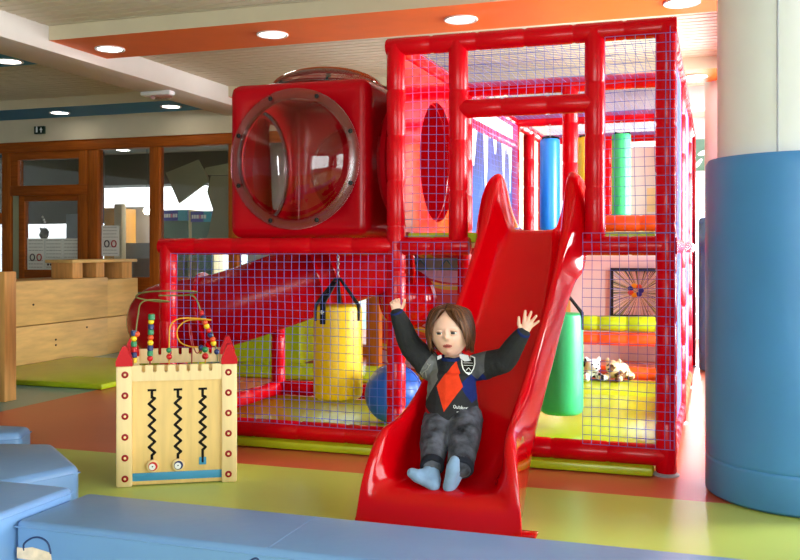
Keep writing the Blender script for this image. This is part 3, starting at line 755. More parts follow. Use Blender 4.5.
bag(-2.137, 5.15, .165, .722, .146, 'pvc_yellow', 1.03, 'fat yellow punching bag hanging low behind the left net')
bag(-.83, 5.30, .125, .692, .122, 'pvc_green', 1.03, 'mint green punching bag hanging low behind the slide')
bag(-1.25, 7.40, 1.20, 1.93, .08, 'pvc_blue_bag', 2.05, 'slim bright blue punching bag hanging between the two slide humps')
bag(-.957, 7.42, 1.20, 1.935, .08, 'pvc_yellow', 2.05, 'slim yellow punching bag hanging beside the upper right slide hump')
bag(-.696, 7.40, 1.22, 1.948, .074, 'pvc_green', 2.05, 'slim green punching bag hanging behind the upper right net')
bt = MB().ball((-1.765, 5.10, .217), .17, 36, 20); bt.tube([(-1.765 + .171 * math.cos(q), 5.10, .217 + .171 * math.sin(q)) for q in [2 * PI * k / 40 for k in range(40)]], .002, 6, closed=True)
tag(bt.build('play_ball', 'rubber_blue', origin=(-1.765, 5.10, .047)), 'large dark blue play ball on the mat behind the middle post', 'ball')

# ================================================================ MATS AND FOAM BLOCKS
def poly_block(name, poly, z, m, label, cat, group=None, z0=0.0, bev=0.02):
    bm = bmesh.new(); vs = [bm.verts.new((x, y, z0)) for x, y in poly]; f = bm.faces.new(vs)
    r = bmesh.ops.extrude_face_region(bm, geom=[f]); bmesh.ops.translate(bm, verts=[v for v in r['geom'] if isinstance(v, bmesh.types.BMVert)], vec=(0, 0, z - z0))
    bmesh.ops.bevel(bm, geom=bm.edges[:], offset=bev, segments=4, profile=0.5, affect='EDGES')
    mb = MB(); mb.bm(bm); cx = sum(p[0] for p in poly) / len(poly); cy = sum(p[1] for p in poly) / len(poly)
    t = thing(name, label, cat, (cx, cy, z0), 0, group)
    mb.build('cover', m, t, origin=(cx, cy, z0))
    seam = MB(); n = len(poly)
    pts = [Vector((x, y, z - bev * .9)) for x, y in poly]; c = Vector((cx, cy, 0))
    seam.tube([p for p in pts], .0025, 6, closed=True); seam.build('piping', m, t, origin=(cx, cy, z0))
    return t
def rect(x0, x1, y0, y1): return [(x0, y0), (x1, y0), (x1, y1), (x0, y1)]
G = 'blue foam blocks in the foreground'
fa = poly_block('foam_block', rect(-1.965, .62, 2.245, 2.585), .25, 'pvc_blue_seat', 'long low blue foam block across the bottom of the picture, cartoon outlines on its front', 'foam block', G)
fb = fa
for x, dx in ((-1.14, .0),):
    MB().tube([(x, 2.262, .2472), (x + dx * .5, 2.40, .2472), (x + dx, 2.568, .2472)], .0034, 10).build('crease', 'pvc_blue_seat', fa, origin=fa.location)
poly_block('foam_block', rect(-2.80, -1.97, 1.55, 2.52), .283, 'pvc_blue_seat', 'slightly higher blue foam block at the left picture edge with a bright front edge', 'foam block', G)
poly_block('foam_block', [(-2.24, 2.90), (-2.60, 3.20), (-3.08, 3.06), (-2.95, 2.56), (-2.36, 2.545)], .25, 'pvc_blue_seat', 'blue foam block with a blunt rounded corner, second from the back at left', 'foam block', G, bev=.03)
poly_block('foam_block', [(-2.88, 3.33), (-2.95, 3.48), (-3.5, 3.42), (-3.5, 3.02), (-3.15, 3.14)], .25, 'pvc_blue_seat', 'blue foam block furthest back at the left edge, nearest the orange floor', 'foam block', G, bev=.03)
def decal(par, org, pts, w, m, y, name='outline_print', fill=False):
    mb = MB()
    if fill: mb.prism(pts, .001, (0, y, 0), (1, 0, 0), (0, 0, 1))
    else: mb.tube([(a, y, b) for a, b in catmull([(p[0], p[1], 0) for p in pts], 6) for a, b in [(a, b)]] if False else [(q.x, y, q.y) for q in catmull([(p[0], p[1], 0) for p in pts], 6)], w, 6)
    return mb.build(name, m, par, origin=org)
oa = fa.location; ob_ = fb.location
mat('print_cream', S(226, 200, 176), .6, .3, var=.2, vscale=30); mat('print_navy', S(40, 56, 98), .6, .3); mat('print_yellow', S(236, 214, 40), .5, .3)
decal(fa, oa, [(-1.93, .165), (-1.93, .185), (-1.90, .205), (-1.87, .208), (-1.845, .195), (-1.835, .165)], .003, 'print_navy', 2.2445)
decal(fa, oa, [(-1.955, .14), (-1.955, .172), (-1.93, .172), (-1.90, .178), (-1.86, .172), (-1.835, .168), (-1.83, .14)], 0, 'print_cream', 2.2440, 'patch_print', True)
decal(fa, oa, [(-1.24, .15), (-1.215, .185), (-1.185, .215), (-1.165, .222), (-1.155, .20), (-1.15, .15)], .003, 'print_navy', 2.2445)
decal(fb, ob_, [(-1.12, .14), (-1.12, .197), (-.96, .205), (-.96, .14)], 0, 'print_yellow', 2.2440, 'patch_print', True)
mt = thing('floor_mat', 'flat lime green floor mat beside the plank bench at the left', 'mat', (-5.05, 6.6, 0))
MB().span((-5.74, 5.89, 0.002), (-4.35, 7.38, 0.045), bev=0.012, seg=3).build('cover', 'pvc_lime', mt, origin=(-5.05, 6.6, 0))
mt = thing('floor_mat', 'lime green mat lying on the orange floor behind the left rear post', 'mat', (-3.3, 7.35, 0))
MB().span((-4.0, 6.85, 0.002), (-2.35, 7.55, 0.05), bev=0.012, seg=3).build('cover', 'pvc_lime', mt, origin=(-3.3, 7.35, 0))
lw = thing('foam_wedge', 'lime green foam wedge standing behind the tube slide', 'foam block', (-4.0, 7.95, 0))
MB().prism([(-4.75, .01), (-3.6, .01), (-3.6, .50), (-3.75, .50), (-4.75, .18)], .5, (0, 8.25, 0), (1, 0, 0), (0, 0, 1)).build('cover', 'pvc_lime', lw, origin=(-4.0, 7.95, 0))

# ================================================================ TIMBER THINGS AT THE LEFT
pb = thing('plank_bench', 'long pale plank bench wall below the glazed partition', 'bench', (-6.05, 7.2, 0))
PO = pb.location
MB().span((-6.35, 5.7, 0), (-5.79, 7.93, .372), bev=.006).build('plank', 'wood_pine', pb, origin=PO)
MB().span((-6.35, 5.7, .378), (-5.79, 7.93, .775), bev=.006).build('plank', 'wood_pine', pb, origin=PO)
MB().span((-6.35, 7.94, 0), (-5.80, 8.46, .372), bev=.006).build('plank', 'wood_pine', pb, origin=PO)
MB().span((-6.35, 7.94, .378), (-5.80, 8.46, .755), bev=.006).build('plank', 'wood_pine', pb, origin=PO)
for y, z in ((6.85, .56), (7.15, .22), (7.15, .17), (6.55, .62), (7.6, .3)): MB().ball((-5.789, y, z), (.004, .013, .010), 10, 6).build('knot', 'dark_brown', pb, origin=PO)
sb_ = thing('low_bench', 'small rough timber bench standing on the far end of the plank bench', 'bench', (-5.95, 7.93, .757))
BO = sb_.location
MB().span((-6.12, 7.40, .925), (-5.80, 8.45, .957), bev=.006).build('seat', 'wood_pine', sb_, origin=BO)
for y0, y1 in ((7.44, 7.59), (7.80, 7.93), (8.22, 8.40)): MB().span((-6.08, y0, .776 if y1 < 7.94 else .757), (-5.83, y1, .925), bev=.005).build('leg', 'wood_pine_v', sb_, origin=BO)
sc_ = thing('room_divider', 'low timber divider with grey panel at the left picture edge', 'divider', (-5.2, 5.26, 0))
DO = sc_.location
MB().span((-4.70, 5.205, 0), (-4.64, 5.32, .90), bev=.006).build('end_post', 'wood_pine_v', sc_, origin=DO)
MB().span((-5.9, 5.21, .80), (-4.70, 5.315, .895), bev=.004).build('top_rail', 'wood_pine', sc_, origin=DO)
MB().span((-5.9, 5.21, .0), (-4.70, 5.315, .085), bev=.004).build('bottom_rail', 'wood_pine', sc_, origin=DO)
pn = MB(); x = -5.88
while x < -4.72: pn.span((x, 5.235, .085), (x + .034, 5.29, .80), bev=.003); x += .036
pn.build('ribbed_panel', 'grey_panel', sc_, origin=DO)

# posters on the glass
def poster(xa, xb, ya, yb, label, rows, cut=False):
    a = P(xa, ya, Y=8.575); b = P(xb, yb, Y=8.575); w = b.x - a.x; h = a.z - b.z
    t = thing('poster', label, 'poster', ((a.x + b.x) / 2, 8.58, b.z), 0, 'paper notices on the glass')
    tx = MB().box((0, 0, h / 2), (w, .003, h)); random.seed(int(xa * 10))
    for i in range(rows):
        z = h * (1 - (i + .6) / (rows + .4)); x = -w * .42
        if i in (rows // 2, rows // 2 + 1) and not cut: continue
        while x < w * .36:
            l = random.uniform(.06, .2) * w; tx.span((x, -.003, z - h * .009), (min(x + l, w * .42), -.0005, z + h * .009), mi=1); x += l + w * .03
    tx.build('sheet', ['paper', 'ink_grey'], t)
    pc = MB()
    if cut:
        for k in range(5): pc.ball((w * (-.32 + .16 * k), -.003, h * .17), (w * .055, .0015, h * .04), 10, 6)
        pc.build('dot', 'ink_dark', t)
    else:
        for sx in (-.2, .2): pc.tube([(w * sx + .13 * w * math.cos(q), -.003, h * .4 + .13 * w * 1.2 * math.sin(q)) for q in [2 * PI * k / 14 for k in range(14)]], .007, 6, closed=True, mi=0 if sx < 0 else 1)
        pc.build('print', ['ink_dark', 'ring_red'], t)
poster(27.2, 44.2, 238.5, 270, 'paper notice with two round symbols, left on the glazed door', 9)
poster(44.8, 62.2, 238.5, 270, 'middle paper notice on the glazed door with a row of dark dots', 9, True)
poster(62.8, 80, 238.5, 270, 'right paper notice on the glazed door above the small bench', 9, True)
poster(101.5, 119, 225.5, 256, 'paper notice with two round symbols on the tall pane right of the door', 9)

# ================================================================ HALL BEHIND THE GLASS
def slab(name, label, cat, xa, xb, ya, yb, Y, th, m, extra=None, base=True):
    a = P(xa, ya, Y=Y); b = P(xb, yb, Y=Y); z0 = 0.0 if base else b.z
    o = MB().span((a.x, Y, z0), (b.x, Y + th, a.z), bev=.004)
    ob = o.build(name, m, origin=((a.x + b.x) / 2, Y, z0)); return tag(ob, label, cat)
slab('display_counter', 'white counter block behind the glazed door', 'counter', 24, 65, 238.5, 262, 9.3, .6, 'hall_wall')
slab('cabinet', 'dark grey cabinet behind the right half of the glazed door', 'cabinet', 66, 84, 214, 262, 10.1, .4, 'hall_grey')
vz = thing('flower_vase', 'dark vase with a pale orchid behind the glazed door', 'vase', P(44, 238.5, Y=9.5)); vz.location.z = P(46, 238.4, Y=9.3).z; vz.scale = (.6, .6, .6)
MB().lathe([(.05, 0), (.085, .03), (.10, .09), (.07, .15), (.05, .19), (.06, .22)], seg=20).build('vase_body', 'dark_brown', vz)
st_ = MB().tube(catmull([(0, 0, .2), (.02, 0, .30), (.0, 0, .38), (-.03, 0, .44)], 5), .006, 6)
st_.tube(catmull([(0, 0, .2), (-.06, 0, .16), (-.1, 0, .23)], 5), .02, 6).tube(catmull([(0, 0, .2), (.07, 0, .18), (.12, 0, .12)], 5), .02, 6)
st_.build('stem', 'dark_brown', vz)
fl = MB()
for p in ((0, 0, .39), (-.035, 0, .445), (.03, -.01, .34)): fl.ball(p, (.03, .015, .028), 10, 6)
fl.build('blossom', 'white_print', vz)
slab('cupboard', 'amber orange cupboard seen through the tall pane right of the door', 'cupboard', 104, 114, 208, 262, 10.6, .5, 'amber')
slab('door_post', 'cream post beside the amber cupboard behind the glass', 'post', 114, 121.5, 204, 262, 10.5, .1, 'cream')
slab('grey_sofa', 'dark grey low unit behind the tall pane, below a pale wall', 'seat', 123.5, 152, 243, 262, 10.8, .5, 'hall_grey')
slab('pale_screen', 'pale grey screen behind the tall pane right of the amber cupboard', 'screen', 123.5, 152, 207, 262, 11.3, .1, 'hall_wall')
lp = thing('globe_lamp', 'glowing round lamp behind the tall pane right of the door', 'lamp', P(147, 211, Y=10.9))
MB().ball((0, 0, 0), .05, 18, 12).build('globe', 'lamp_glow', lp); q = P(147, 211, Y=10.9).z
MB().tube([(0, 0, .05), (0, 0, 2.42 - q)], .006, 8).build('cord', 'bolt_dark', lp)
def fin(name, label, pts, Y, th, m='olive'):
    w = [P(a, b, Y=Y) for a, b in pts]; c = sum(w, Vector()) / len(w)
    ob = MB().prism([(p.x - c.x, p.z - c.z) for p in w], th, (c.x, Y, c.z), (1, 0, 0), (0, 0, 1)).build(name, m, origin=c, smooth=False); return tag(ob, label, 'decor')
fin('hanging_sail', 'olive angular sail hanging behind the pane left of the bubble cube', [(167, 173), (199, 160), (209, 178), (209, 182), (180, 203.5)], 9.8, .03)
fin('hanging_sail', 'tall olive tree-shaped panel standing behind the pane beside the bubble cube', [(213, 176), (231, 176), (231, 240), (226, 240), (221, 246), (206, 244), (211, 232), (215, 210), (209, 192)], 9.9, .05)
fin('hanging_sail', 'small olive board high behind the pane by the bubble cube edge', [(206, 168), (232, 163), (236, 175), (206, 175)], 10.3, .03)
def kiosk(xa, xb, ya, yb, label):
    a = P(xa, ya, Y=11.0); b = P(xb, yb, Y=11.0); w = b.x - a.x
    t = thing('display_case', label, 'display case', ((a.x + b.x) / 2, 11.0, 0), 0, 'glazed cases with blue headers in the hall')
    zt = a.z; MB().span((-w / 2, 0, 0), (w / 2, .25, zt), bev=.004).build('case', 'cream', t)
    MB().span((-w / 2 + .035, -.012, .2), (w / 2 - .02, -.001, zt - .15)).build('pane', 'pane_green', t)
    hd = MB().span((-w / 2 + .03, -.03, zt - .15), (w / 2 - .02, -.002, zt - .01)); ho = hd.build('header', 'sign_blue', t)
    MB().span((w * .12, -.034, zt - .15), (w / 2 - .02, -.030, zt - .01)).build('header_end', 'sign_teal', ho)
    m_ = MB(); random.seed(int(xa)); x = -w * .36
    for k in range(6):
        l = random.uniform(.018, .035); m_.span((x, -.04, zt - .105), (x + l, -.0345, zt - .055), mi=0 if k != 3 else 1); x += l + .01
    m_.build('lettering', ['white_print', 'shock_pink'], ho)
    sh = MB().span((-w * .38, -.03, 1.05), (w * .22, -.013, 1.18)); sh.build('blue_sign', 'sign_blue', t)
kiosk(162, 190, 210, 262, 'glazed case with blue header behind the pane, left one of the two')
kiosk(190, 214, 211, 262, 'glazed case with blue header behind the pane, right one next to the olive panel')
slab('white_pillar', 'narrow white pillar standing behind the left rear post of the frame', 'pillar', 289.5, 298, 305, 362, 8.3, .08, 'paint_white')
slab('tall_cupboard', 'brown timber cupboard behind the yellow punching bag', 'cupboard', 366, 379, 274, 345, 7.6, .35, 'wood_brown')
slab('timber_screen', 'brown slanted timber screen behind the yellow bag straps', 'screen', 300, 350, 300, 362, 8.32, .06, 'wood_pine_v')

# ================================================================ INSIDE THE TOWER, FAR END
bwall = thing('back_screen', 'white screen wall at the far end under the tower deck', 'screen', (-.7, 9.05, 0))
MB().span((-1.35, 9.05, 0), (-.19, 9.10, 1.02), bev=.004).build('screen_board', 'paint_white', bwall, origin=bwall.location)
MB().span((-1.40, 9.03, 0), (-1.33, 9.12, 1.06), bev=.004).build('side_post', 'wood_pine_v', bwall, origin=bwall.location)
def burst_material():
    m = mat('burst_print', (1, 1, 1, 1), .5, .3, var=.05)
    nt = m.node_tree; N = nt.nodes; L = nt.links; mx = [n for n in N if n.type == 'MIX'][0]; tc = [n for n in N if n.type == 'TEX_COORD'][0]
    sx = N.new('ShaderNodeSeparateXYZ'); L.new(tc.outputs['Object'], sx.inputs[0])
    at = N.new('ShaderNodeMath'); at.operation = 'ARCTAN2'; L.new(sx.outputs['Z'], at.inputs[0]); L.new(sx.outputs['X'], at.inputs[1])
    cb_ = N.new('ShaderNodeCombineXYZ'); L.new(at.outputs[0], cb_.inputs[0])
    nz = N.new('ShaderNodeTexNoise'); nz.inputs['Scale'].default_value = 7.5; nz.inputs['Detail'].default_value = 2; L.new(cb_.outputs[0], nz.inputs['Vector'])
    cr = N.new('ShaderNodeValToRGB'); cr.color_ramp.interpolation = 'CONSTANT'; e = cr.color_ramp.elements
    e[0].position = 0; e[0].color = S(150, 196, 214); e[1].position = .60; e[1].color = S(200, 226, 240)
    for p, c in ((.36, S(246, 248, 246)), (.45, S(206, 220, 140)), (.49, S(70, 110, 130)), (.52, S(250, 252, 252)), (.66, S(90, 120, 140))):
        k = e.new(p); k.color = c
    L.new(nz.outputs['Fac'], cr.inputs['Fac']); L.new(cr.outputs['Color'], mx.inputs['A'])
burst_material()
pa, pb_ = P(610, 268, Y=9.0), P(668, 318, Y=9.0)
pc_ = Vector(((pa.x + pb_.x) / 2, 9.03, (pa.z + pb_.z) / 2))
pic = thing('wall_picture', 'framed picture of pale rays bursting from a centre on the white screen', 'picture', (pc_.x, pc_.y, pc_.z))
w2, h2 = (pb_.x - pa.x) / 2, (pa.z - pb_.z) / 2
MB().span((-w2 + .025, -.012, -h2), (w2 - .025, .012, h2 - .025)).build('print', 'burst_print', pic)
MB().span((-w2, -.02, -h2), (-w2 + .03, .015, h2)).span((w2 - .03, -.02, -h2), (w2, .015, h2)).span((-w2, -.02, h2 - .03), (w2, .015, h2)).span((-w2, -.02, -h2), (w2, .015, -h2 + .02)).build('picture_frame', 'bolt_dark', pic)
mo = MB()
for k in range(7):
    a = k * .9; mo.ball((.05 * math.cos(a) - .03, -.014, .045 * math.sin(a) + .02), (.028, .004, .024), 10, 6, mi=k % 3)
mo.build('motif', ['sign_blue', 'bead_orange', 'bead_yellow'], pic)
# pale printed board behind the upper far end
ub = thing('printed_board', 'pale printed board with a teal triangle behind the upper net', 'board', (-.75, 8.9, 1.17))
UO = ub.location
MB().span((-.93, 8.86, 1.17), (-.27, 8.89, 2.0)).build('board', 'paint_white', ub, origin=UO)
tg = MB()
tg.prism([(-.46, 1.72), (-.38, 1.90), (-.30, 1.72), (-.34, 1.72), (-.38, 1.82), (-.42, 1.72)], .003, (0, 8.857, 0), (1, 0, 0), (0, 0, 1), mi=0)
tg.span((-.50, 8.855, 1.64), (-.28, 8.859, 1.70), mi=0); tg.span((-.42, 8.855, 1.36), (-.38, 8.859, 1.48), mi=1); tg.span((-.60, 8.855, 1.40), (-.52, 8.859, 1.62), mi=2)
tg.build('print', ['sign_teal', 'hall_grey', 'cream'], ub, origin=UO)

# plush animals
def plush(name, label, loc, rz, m, spotm, s=1.0):
    mb = MB()
    mb.ball((0, 0, .075), (.075, .11, .07), 20, 12); mb.ball((0, -.115, .115), (.06, .055, .056), 20, 12); mb.ball((0, -.165, .10), (.03, .026, .024), 14, 8)
    for sx in (-1, 1):
        mb.ball((sx * .05, -.105, .165), (.02, .012, .022), 12, 8); mb.chain([(sx * .05, -.06, .04), (sx * .065, -.13, .028), (sx * .07, -.17, .026)], [.03, .026, .024])
        mb.chain([(sx * .06, .08, .04), (sx * .085, .05, .03), (sx * .09, .0, .026)], [.034, .028, .024])
    mb.chain([(0, .10, .06), (.03, .15, .04), (.06, .17, .03)], [.016, .013, .011])
    t = thing(name, label, 'soft toy', loc, rz)
    u = remeshed(mb, .008, 3); u.v = [v * s for v in u.v]
    u.build('body', m, t)
    e = MB()
    for sx in (-1, 1): e.ball((sx * .024 * s, -.163 * s, .132 * s), .007 * s, 10, 6)
    e.ball((0, -.191 * s, .104 * s), (.011 * s, .006 * s, .008 * s), 10, 6); e.build('face', 'bolt_dark', t)
def patch_mat(name, a, b, thr, sc):
    m = mat(name, (1, 1, 1, 1), .95, .1, var=.1, vscale=40, bump=.4, bscale=120)
    nt = m.node_tree; N = nt.nodes; L = nt.links; mx = [n for n in N if n.type == 'MIX'][0]; tc = [n for n in N if n.type == 'TEX_COORD'][0]
    nz = N.new('ShaderNodeTexNoise'); nz.inputs['Scale'].default_value = sc; L.new(tc.outputs['Object'], nz.inputs['Vector'])
    cr = N.new('ShaderNodeValToRGB'); e = cr.color_ramp.elements; e[0].position = thr; e[0].color = a; e[1].position = thr + .04; e[1].color = b
    L.new(nz.outputs['Fac'], cr.inputs['Fac']); L.new(cr.outputs['Color'], mx.inputs['A'])
patch_mat('plush_white', S(236, 236, 238), S(50, 50, 58), .56, 16); patch_mat('plush_tan', S(226, 196, 150), S(92, 62, 40), .54, 14)
q = P(590, 379, z=.046); plush('plush_toy', 'white plush toy with dark patches on the lime mat by the green bag', (q.x - .02, q.y, .046), .5, 'plush_white', None, 1.0)
q = P(613, 379, z=.046); plush('plush_toy', 'tan plush toy with brown patches lying beside the white one', (q.x + .05, q.y - .03, .046), -.35, 'plush_tan', None, .95)
# ================================================================ WOODEN ACTIVITY BOX
BL = P(116, 488, z=0); BR = P(237, 482, z=0)
bd = (BR - BL); bw_ = bd.length; bang = math.atan2(bd.y, bd.x)
cen = (BL + BR) / 2 + Vector((-math.sin(bang), math.cos(bang), 0)) * 0.235
box = thing('activity_box', 'wooden activity box with zigzag tracks, red corner roofs and bead wires', 'activity toy', (cen.x, cen.y, 0), bang)
W = bw_ / 2; D = 0.235; H = 0.535; PW = 0.068
MB().span((-W + .02, -D + .02, .004), (W - .02, D - .02, .02)).build('floor_board', 'wood_box_panel', box)
for sx in (-1, 1):
    for sy in (-1, 1):
        cx, cy = sx * (W - PW / 2), sy * (D - PW / 2)
        p = MB().box((cx, cy, H / 2), (PW, PW, H), bev=.006, seg=2).build('corner_post', 'wood_box', box)
        r = MB().prism([(-PW / 2 - .002, 0), (PW / 2 + .002, 0), (PW / 2 + .002, .022), (.008, .088), (-.008, .088), (-PW / 2 - .002, .022)], PW, (cx, cy + PW / 2, H), (1, 0, 0), (0, 0, 1))
        r.build('roof_cap', 'box_red', box)
        if sy < 0:
            for k in range(6):
                z = .038 + k * (H - .075) / 5
                s = MB().lathe([(.0152, 0), (.0152, .003), (.009, .005)], (cx + (.004 if sx < 0 else -.004), cy - PW / 2 + .001, z), (0, -1, 0), seg=18)
                s.lathe([(.0058, .0052), (.0045, .0062), (.001, .0062)], (cx + (.004 if sx < 0 else -.004), cy - PW / 2 + .001, z), (0, -1, 0), seg=14, mi=1)
                s.build('screw_ring', ['ring_red', 'wood_box'], p)
# panels with crenellated top rails
pf = -D + .022
front = MB().span((-W + PW, pf, .055), (W - PW, pf + .012, H - .06)).build('front_panel', 'wood_box_panel', box)
MB().span((-W + PW, pf, .004), (W - PW, pf + .014, .058), bev=.002).build('blue_strip', 'box_blue', box)
MB().span((-W + .02, D - .034, .004), (W - .02, D - .022, H - .05)).build('rear_panel', 'wood_box_panel', box)
for sx in (-1, 1): MB().span((sx * (W - .03), -D + PW, .004), (sx * (W - .018), D - PW, H - .05)).build('side_panel', 'wood_box_panel', box)
def crenel(y, th, z0, z1, nm):
    x0, x1 = -W + PW, W - PW; n = 8; poly = [(x0, z0), (x1, z0), (x1, z1)]
    st = (x1 - x0) / n
    for k in range(n - 1, 0, -1):
        x = x0 + k * st
        poly += [(x + .008, z1), (x + .008, z1 - .022)] + [(x + .008 * math.cos(q), z1 - .024 - .008 * math.sin(q)) for q in [PI * j / 6 for j in range(7)]] + [(x - .008, z1)]
    poly += [(x0, z1)]
    MB().prism(poly, th, (0, y + th, 0), (1, 0, 0), (0, 0, 1)).build(nm, 'wood_box', box)
crenel(-D + .006, .02, H - .068, H + .002, 'top_rail')
crenel(D - .03, .02, H - .04, H + .03, 'top_rail')
# three zigzag tracks, two sliding faces and a blue stop
sc_x = 2 * W / 121.0
def bxz(px, py): return ((px - 176.5) * sc_x, (487 - py) * sc_x * 1.0)
for px in (151, 177, 202):
    g = MB(); x0, z1 = bxz(px, 390); z0 = .115
    pts = [(x0, z1), (x0, z1 - .03)]; n = 11; zs = z1 - .035; ze = z0 + (.03 if px != 202 else .045)
    for k in range(n): pts.append((x0 + (.013 if k % 2 == 0 else -.013), zs + (ze - zs) * k / (n - 1)))
    pts += [(x0, ze - .012), (x0, z0 - (.0 if px != 202 else .02))]
    for a, b in zip(pts, pts[1:]):
        d = Vector((b[0] - a[0], 0, b[1] - a[1])); L = d.length; R = Matrix.Rotation(-math.atan2(d.z, d.x), 3, 'Y')
        g.box(((a[0] + b[0]) / 2, pf - .0008, (a[1] + b[1]) / 2), (L + .007, .0016, .0118), R)
    g.box((x0, pf - .0008, z1 + .002), (.038, .0016, .010))
    g.build('zigzag_track', 'groove_black', front)
for px, m in ((152, 'bead_red'), (177.5, 'bead_blue')):
    x, z = bxz(px, 467)
    k = MB().lathe([(.026, 0), (.028, .004), (.027, .012), (.022, .015), (.003, .0155)], (x, pf - .003, z), (0, -1, 0), seg=26).build('sliding_face', 'wood_box', box)
    MB().lathe([(.020, .0152), (.019, .0172), (.002, .0178)], (x + .001, pf - .003, z), (0, -1, 0), seg=22).build('face_print', m, k)
    f = MB().lathe([(.0145, .0175), (.0135, .0186), (.002, .019)], (x - .002, pf - .003, z - .002), (0, -1, 0), seg=20)
    f.box((x - .001, pf - .0225, z), (.005, .002, .005), Matrix.Rotation(.6, 3, 'Y'), mi=1)
    f.build('face_white', ['white_print', 'ink_dark'], k)
x, z = bxz(202, 466); MB().box((x, pf - .003, z + .008), (.032, .007, .034), bev=.003).build('stop_block', 'box_blue', box)
MB().box((x, pf - .007, z + .016), (.009, .003, .03)).build('stop_slot', 'groove_black', box)
# toys on the left side face
for (y, z, m, r) in ((-.13, .33, 'bead_red', .020), (-.14, .28, 'bead_yellow', .022), (-.14, .235, 'bead_red', .022), (-.14, .19, 'bead_red', .022), (-.14, .145, 'bead_blue', .022)):
    MB().lathe([(r, 0), (r + .003, .004), (r, .022), (r * .6, .026)], (-W + .018, y, z), (-1, 0, 0), seg=20).build('side_wheel', m, box)
# bead wires
def bx3(px, py, y=0.0): a = bxz(px, py); return Vector((a[0], y, a[1]))
def wire(pts, m, r=.0032, n=8):
    c = catmull(pts, n); MB().tube(c, r, 8).build('bead_wire', m, box); return c
def beads(pts, cols, r=.0135):
    for p, c in zip(pts, cols):
        b = MB()
        if c[0] == 'c': b.lathe([(r * .8, -r * .9), (r, -r * .7), (r, r * .7), (r * .8, r * .9)], p, (0, 0, 1), seg=16)
        else: b.ball(p, r * 1.02, 16, 10)
        b.build('bead', 'bead_' + c[1:], box)
zt = H + .0
y1 = -.12
wire([bx3(131, 364, y1), bx3(132, 345, y1), bx3(136, 312, y1), bx3(139, 301, y1), bx3(149, 298.5, -.05), bx3(166, 302, .05), bx3(150, 302, .10), bx3(131, 297, .06), bx3(140, 291, -.02), bx3(165, 289, -.08), bx3(193, 289.5, -.10), bx3(194, 292, -.04), bx3(180, 295, .02), bx3(155, 295, .04), bx3(176, 295.5, .06), bx3(190, 296, .08), bx3(196, 303, .09), bx3(202, 320, .09), bx3(212, 338, .09), bx3(217, 360, .09), bx3(218, 370, .09)], 'wire_green')
beads([bx3(131.5, 361 - 5.7 * k, y1) for k in range(6)], ['cyellow', 'cblue', 'cred', 'cgreen', 'byellow', 'cblue'])
beads([bx3(134.5, 333.5, y1)], ['borange'])
wire([bx3(147, 372, -.06), bx3(147, 340, -.06), bx3(148.5, 315, -.06)], 'wire_red')
beads([bx3(147 + .17 * k, 361 - 5.6 * k, -.06) for k in range(9)], ['bred', 'cgreen', 'cblue', 'byellow', 'borange', 'cgreen', 'cblue', 'byellow', 'borange'])
beads([bx3(148.6, 316.8, -.06)], ['cgreen'], .0155)
wire([bx3(166.5, 371, -.02), bx3(166.5, 345, -.02), bx3(168, 327, -.02), bx3(177, 320, -.01), bx3(196, 320.5, .03), bx3(211, 323, .06)], 'wire_yellow')
wire([bx3(211, 323, .06), bx3(196, 322.5, .07), bx3(183, 324, .06), bx3(174.5, 333, .04), bx3(177, 345, .02), bx3(188, 350.5, .0), bx3(199, 351, -.02), bx3(204, 356, -.03), bx3(204.5, 372, -.03)], 'wire_yellow')
beads([bx3(166.5, 360.5, -.02)], ['bred']); beads([bx3(166.2, 353.5, -.02)], ['bgreen'], .0125)
beads([bx3(204.5, 360.5, -.03)], ['bred'], .015); beads([bx3(204.2, 353.5, -.03)], ['bgreen'], .014); beads([bx3(200, 351.5, -.02)], ['bblue'], .013)
gp = [(200, 315.5, 'bred'), (202.3, 321, 'bblue'), (204, 326, 'borange'), (206, 330.5, 'byellow'), (208, 335, 'bred'), (210, 340, 'bblue'), (212.5, 345, 'borange'), (213.5, 349.5, 'byellow'), (217, 359, 'bblue')]
beads([bx3(a, b, .09) for a, b, c in gp], [c for a, b, c in gp])
wire([bx3(190, 372, .04), bx3(190, 352, .04), bx3(188, 340, .04), bx3(187, 326, .04), bx3(190, 340, .05), bx3(192, 352, .05), bx3(196, 359, .05), bx3(203, 352, .06), bx3(206, 345, .06)], 'wire_red', .0028)
# ================================================================ THE CHILD ON THE SLIDE
KO = P(452, 424, Y=3.74); KO.z = 0.26
kid = thing('person', 'child in dark argyle sweater and grey jeans riding the red slide, arms up', 'person', KO)
def J(px, py, Y): return P(px, py, Y=Y)
pel = J(452, 417, 3.745); bel = J(452, 400, 3.75); che = J(452, 376, 3.765); nek = J(453, 357.5, 3.77)
shl = J(432, 368, 3.785); shr = J(478, 367, 3.785)
ell = J(410, 344, 3.745); wrl = J(397.5, 314, 3.69)
elr = J(505, 359, 3.74); wrr = J(522.5, 334, 3.68)
hil = J(441, 419, 3.73); hir = J(465, 419, 3.73)
knl = J(434.5, 443, 3.575); knr = J(464, 442, 3.575)
anl = J(432, 467, 3.455); anr = J(460, 468, 3.455)
HC = J(450.5, 331.5, 3.735)                     # head centre
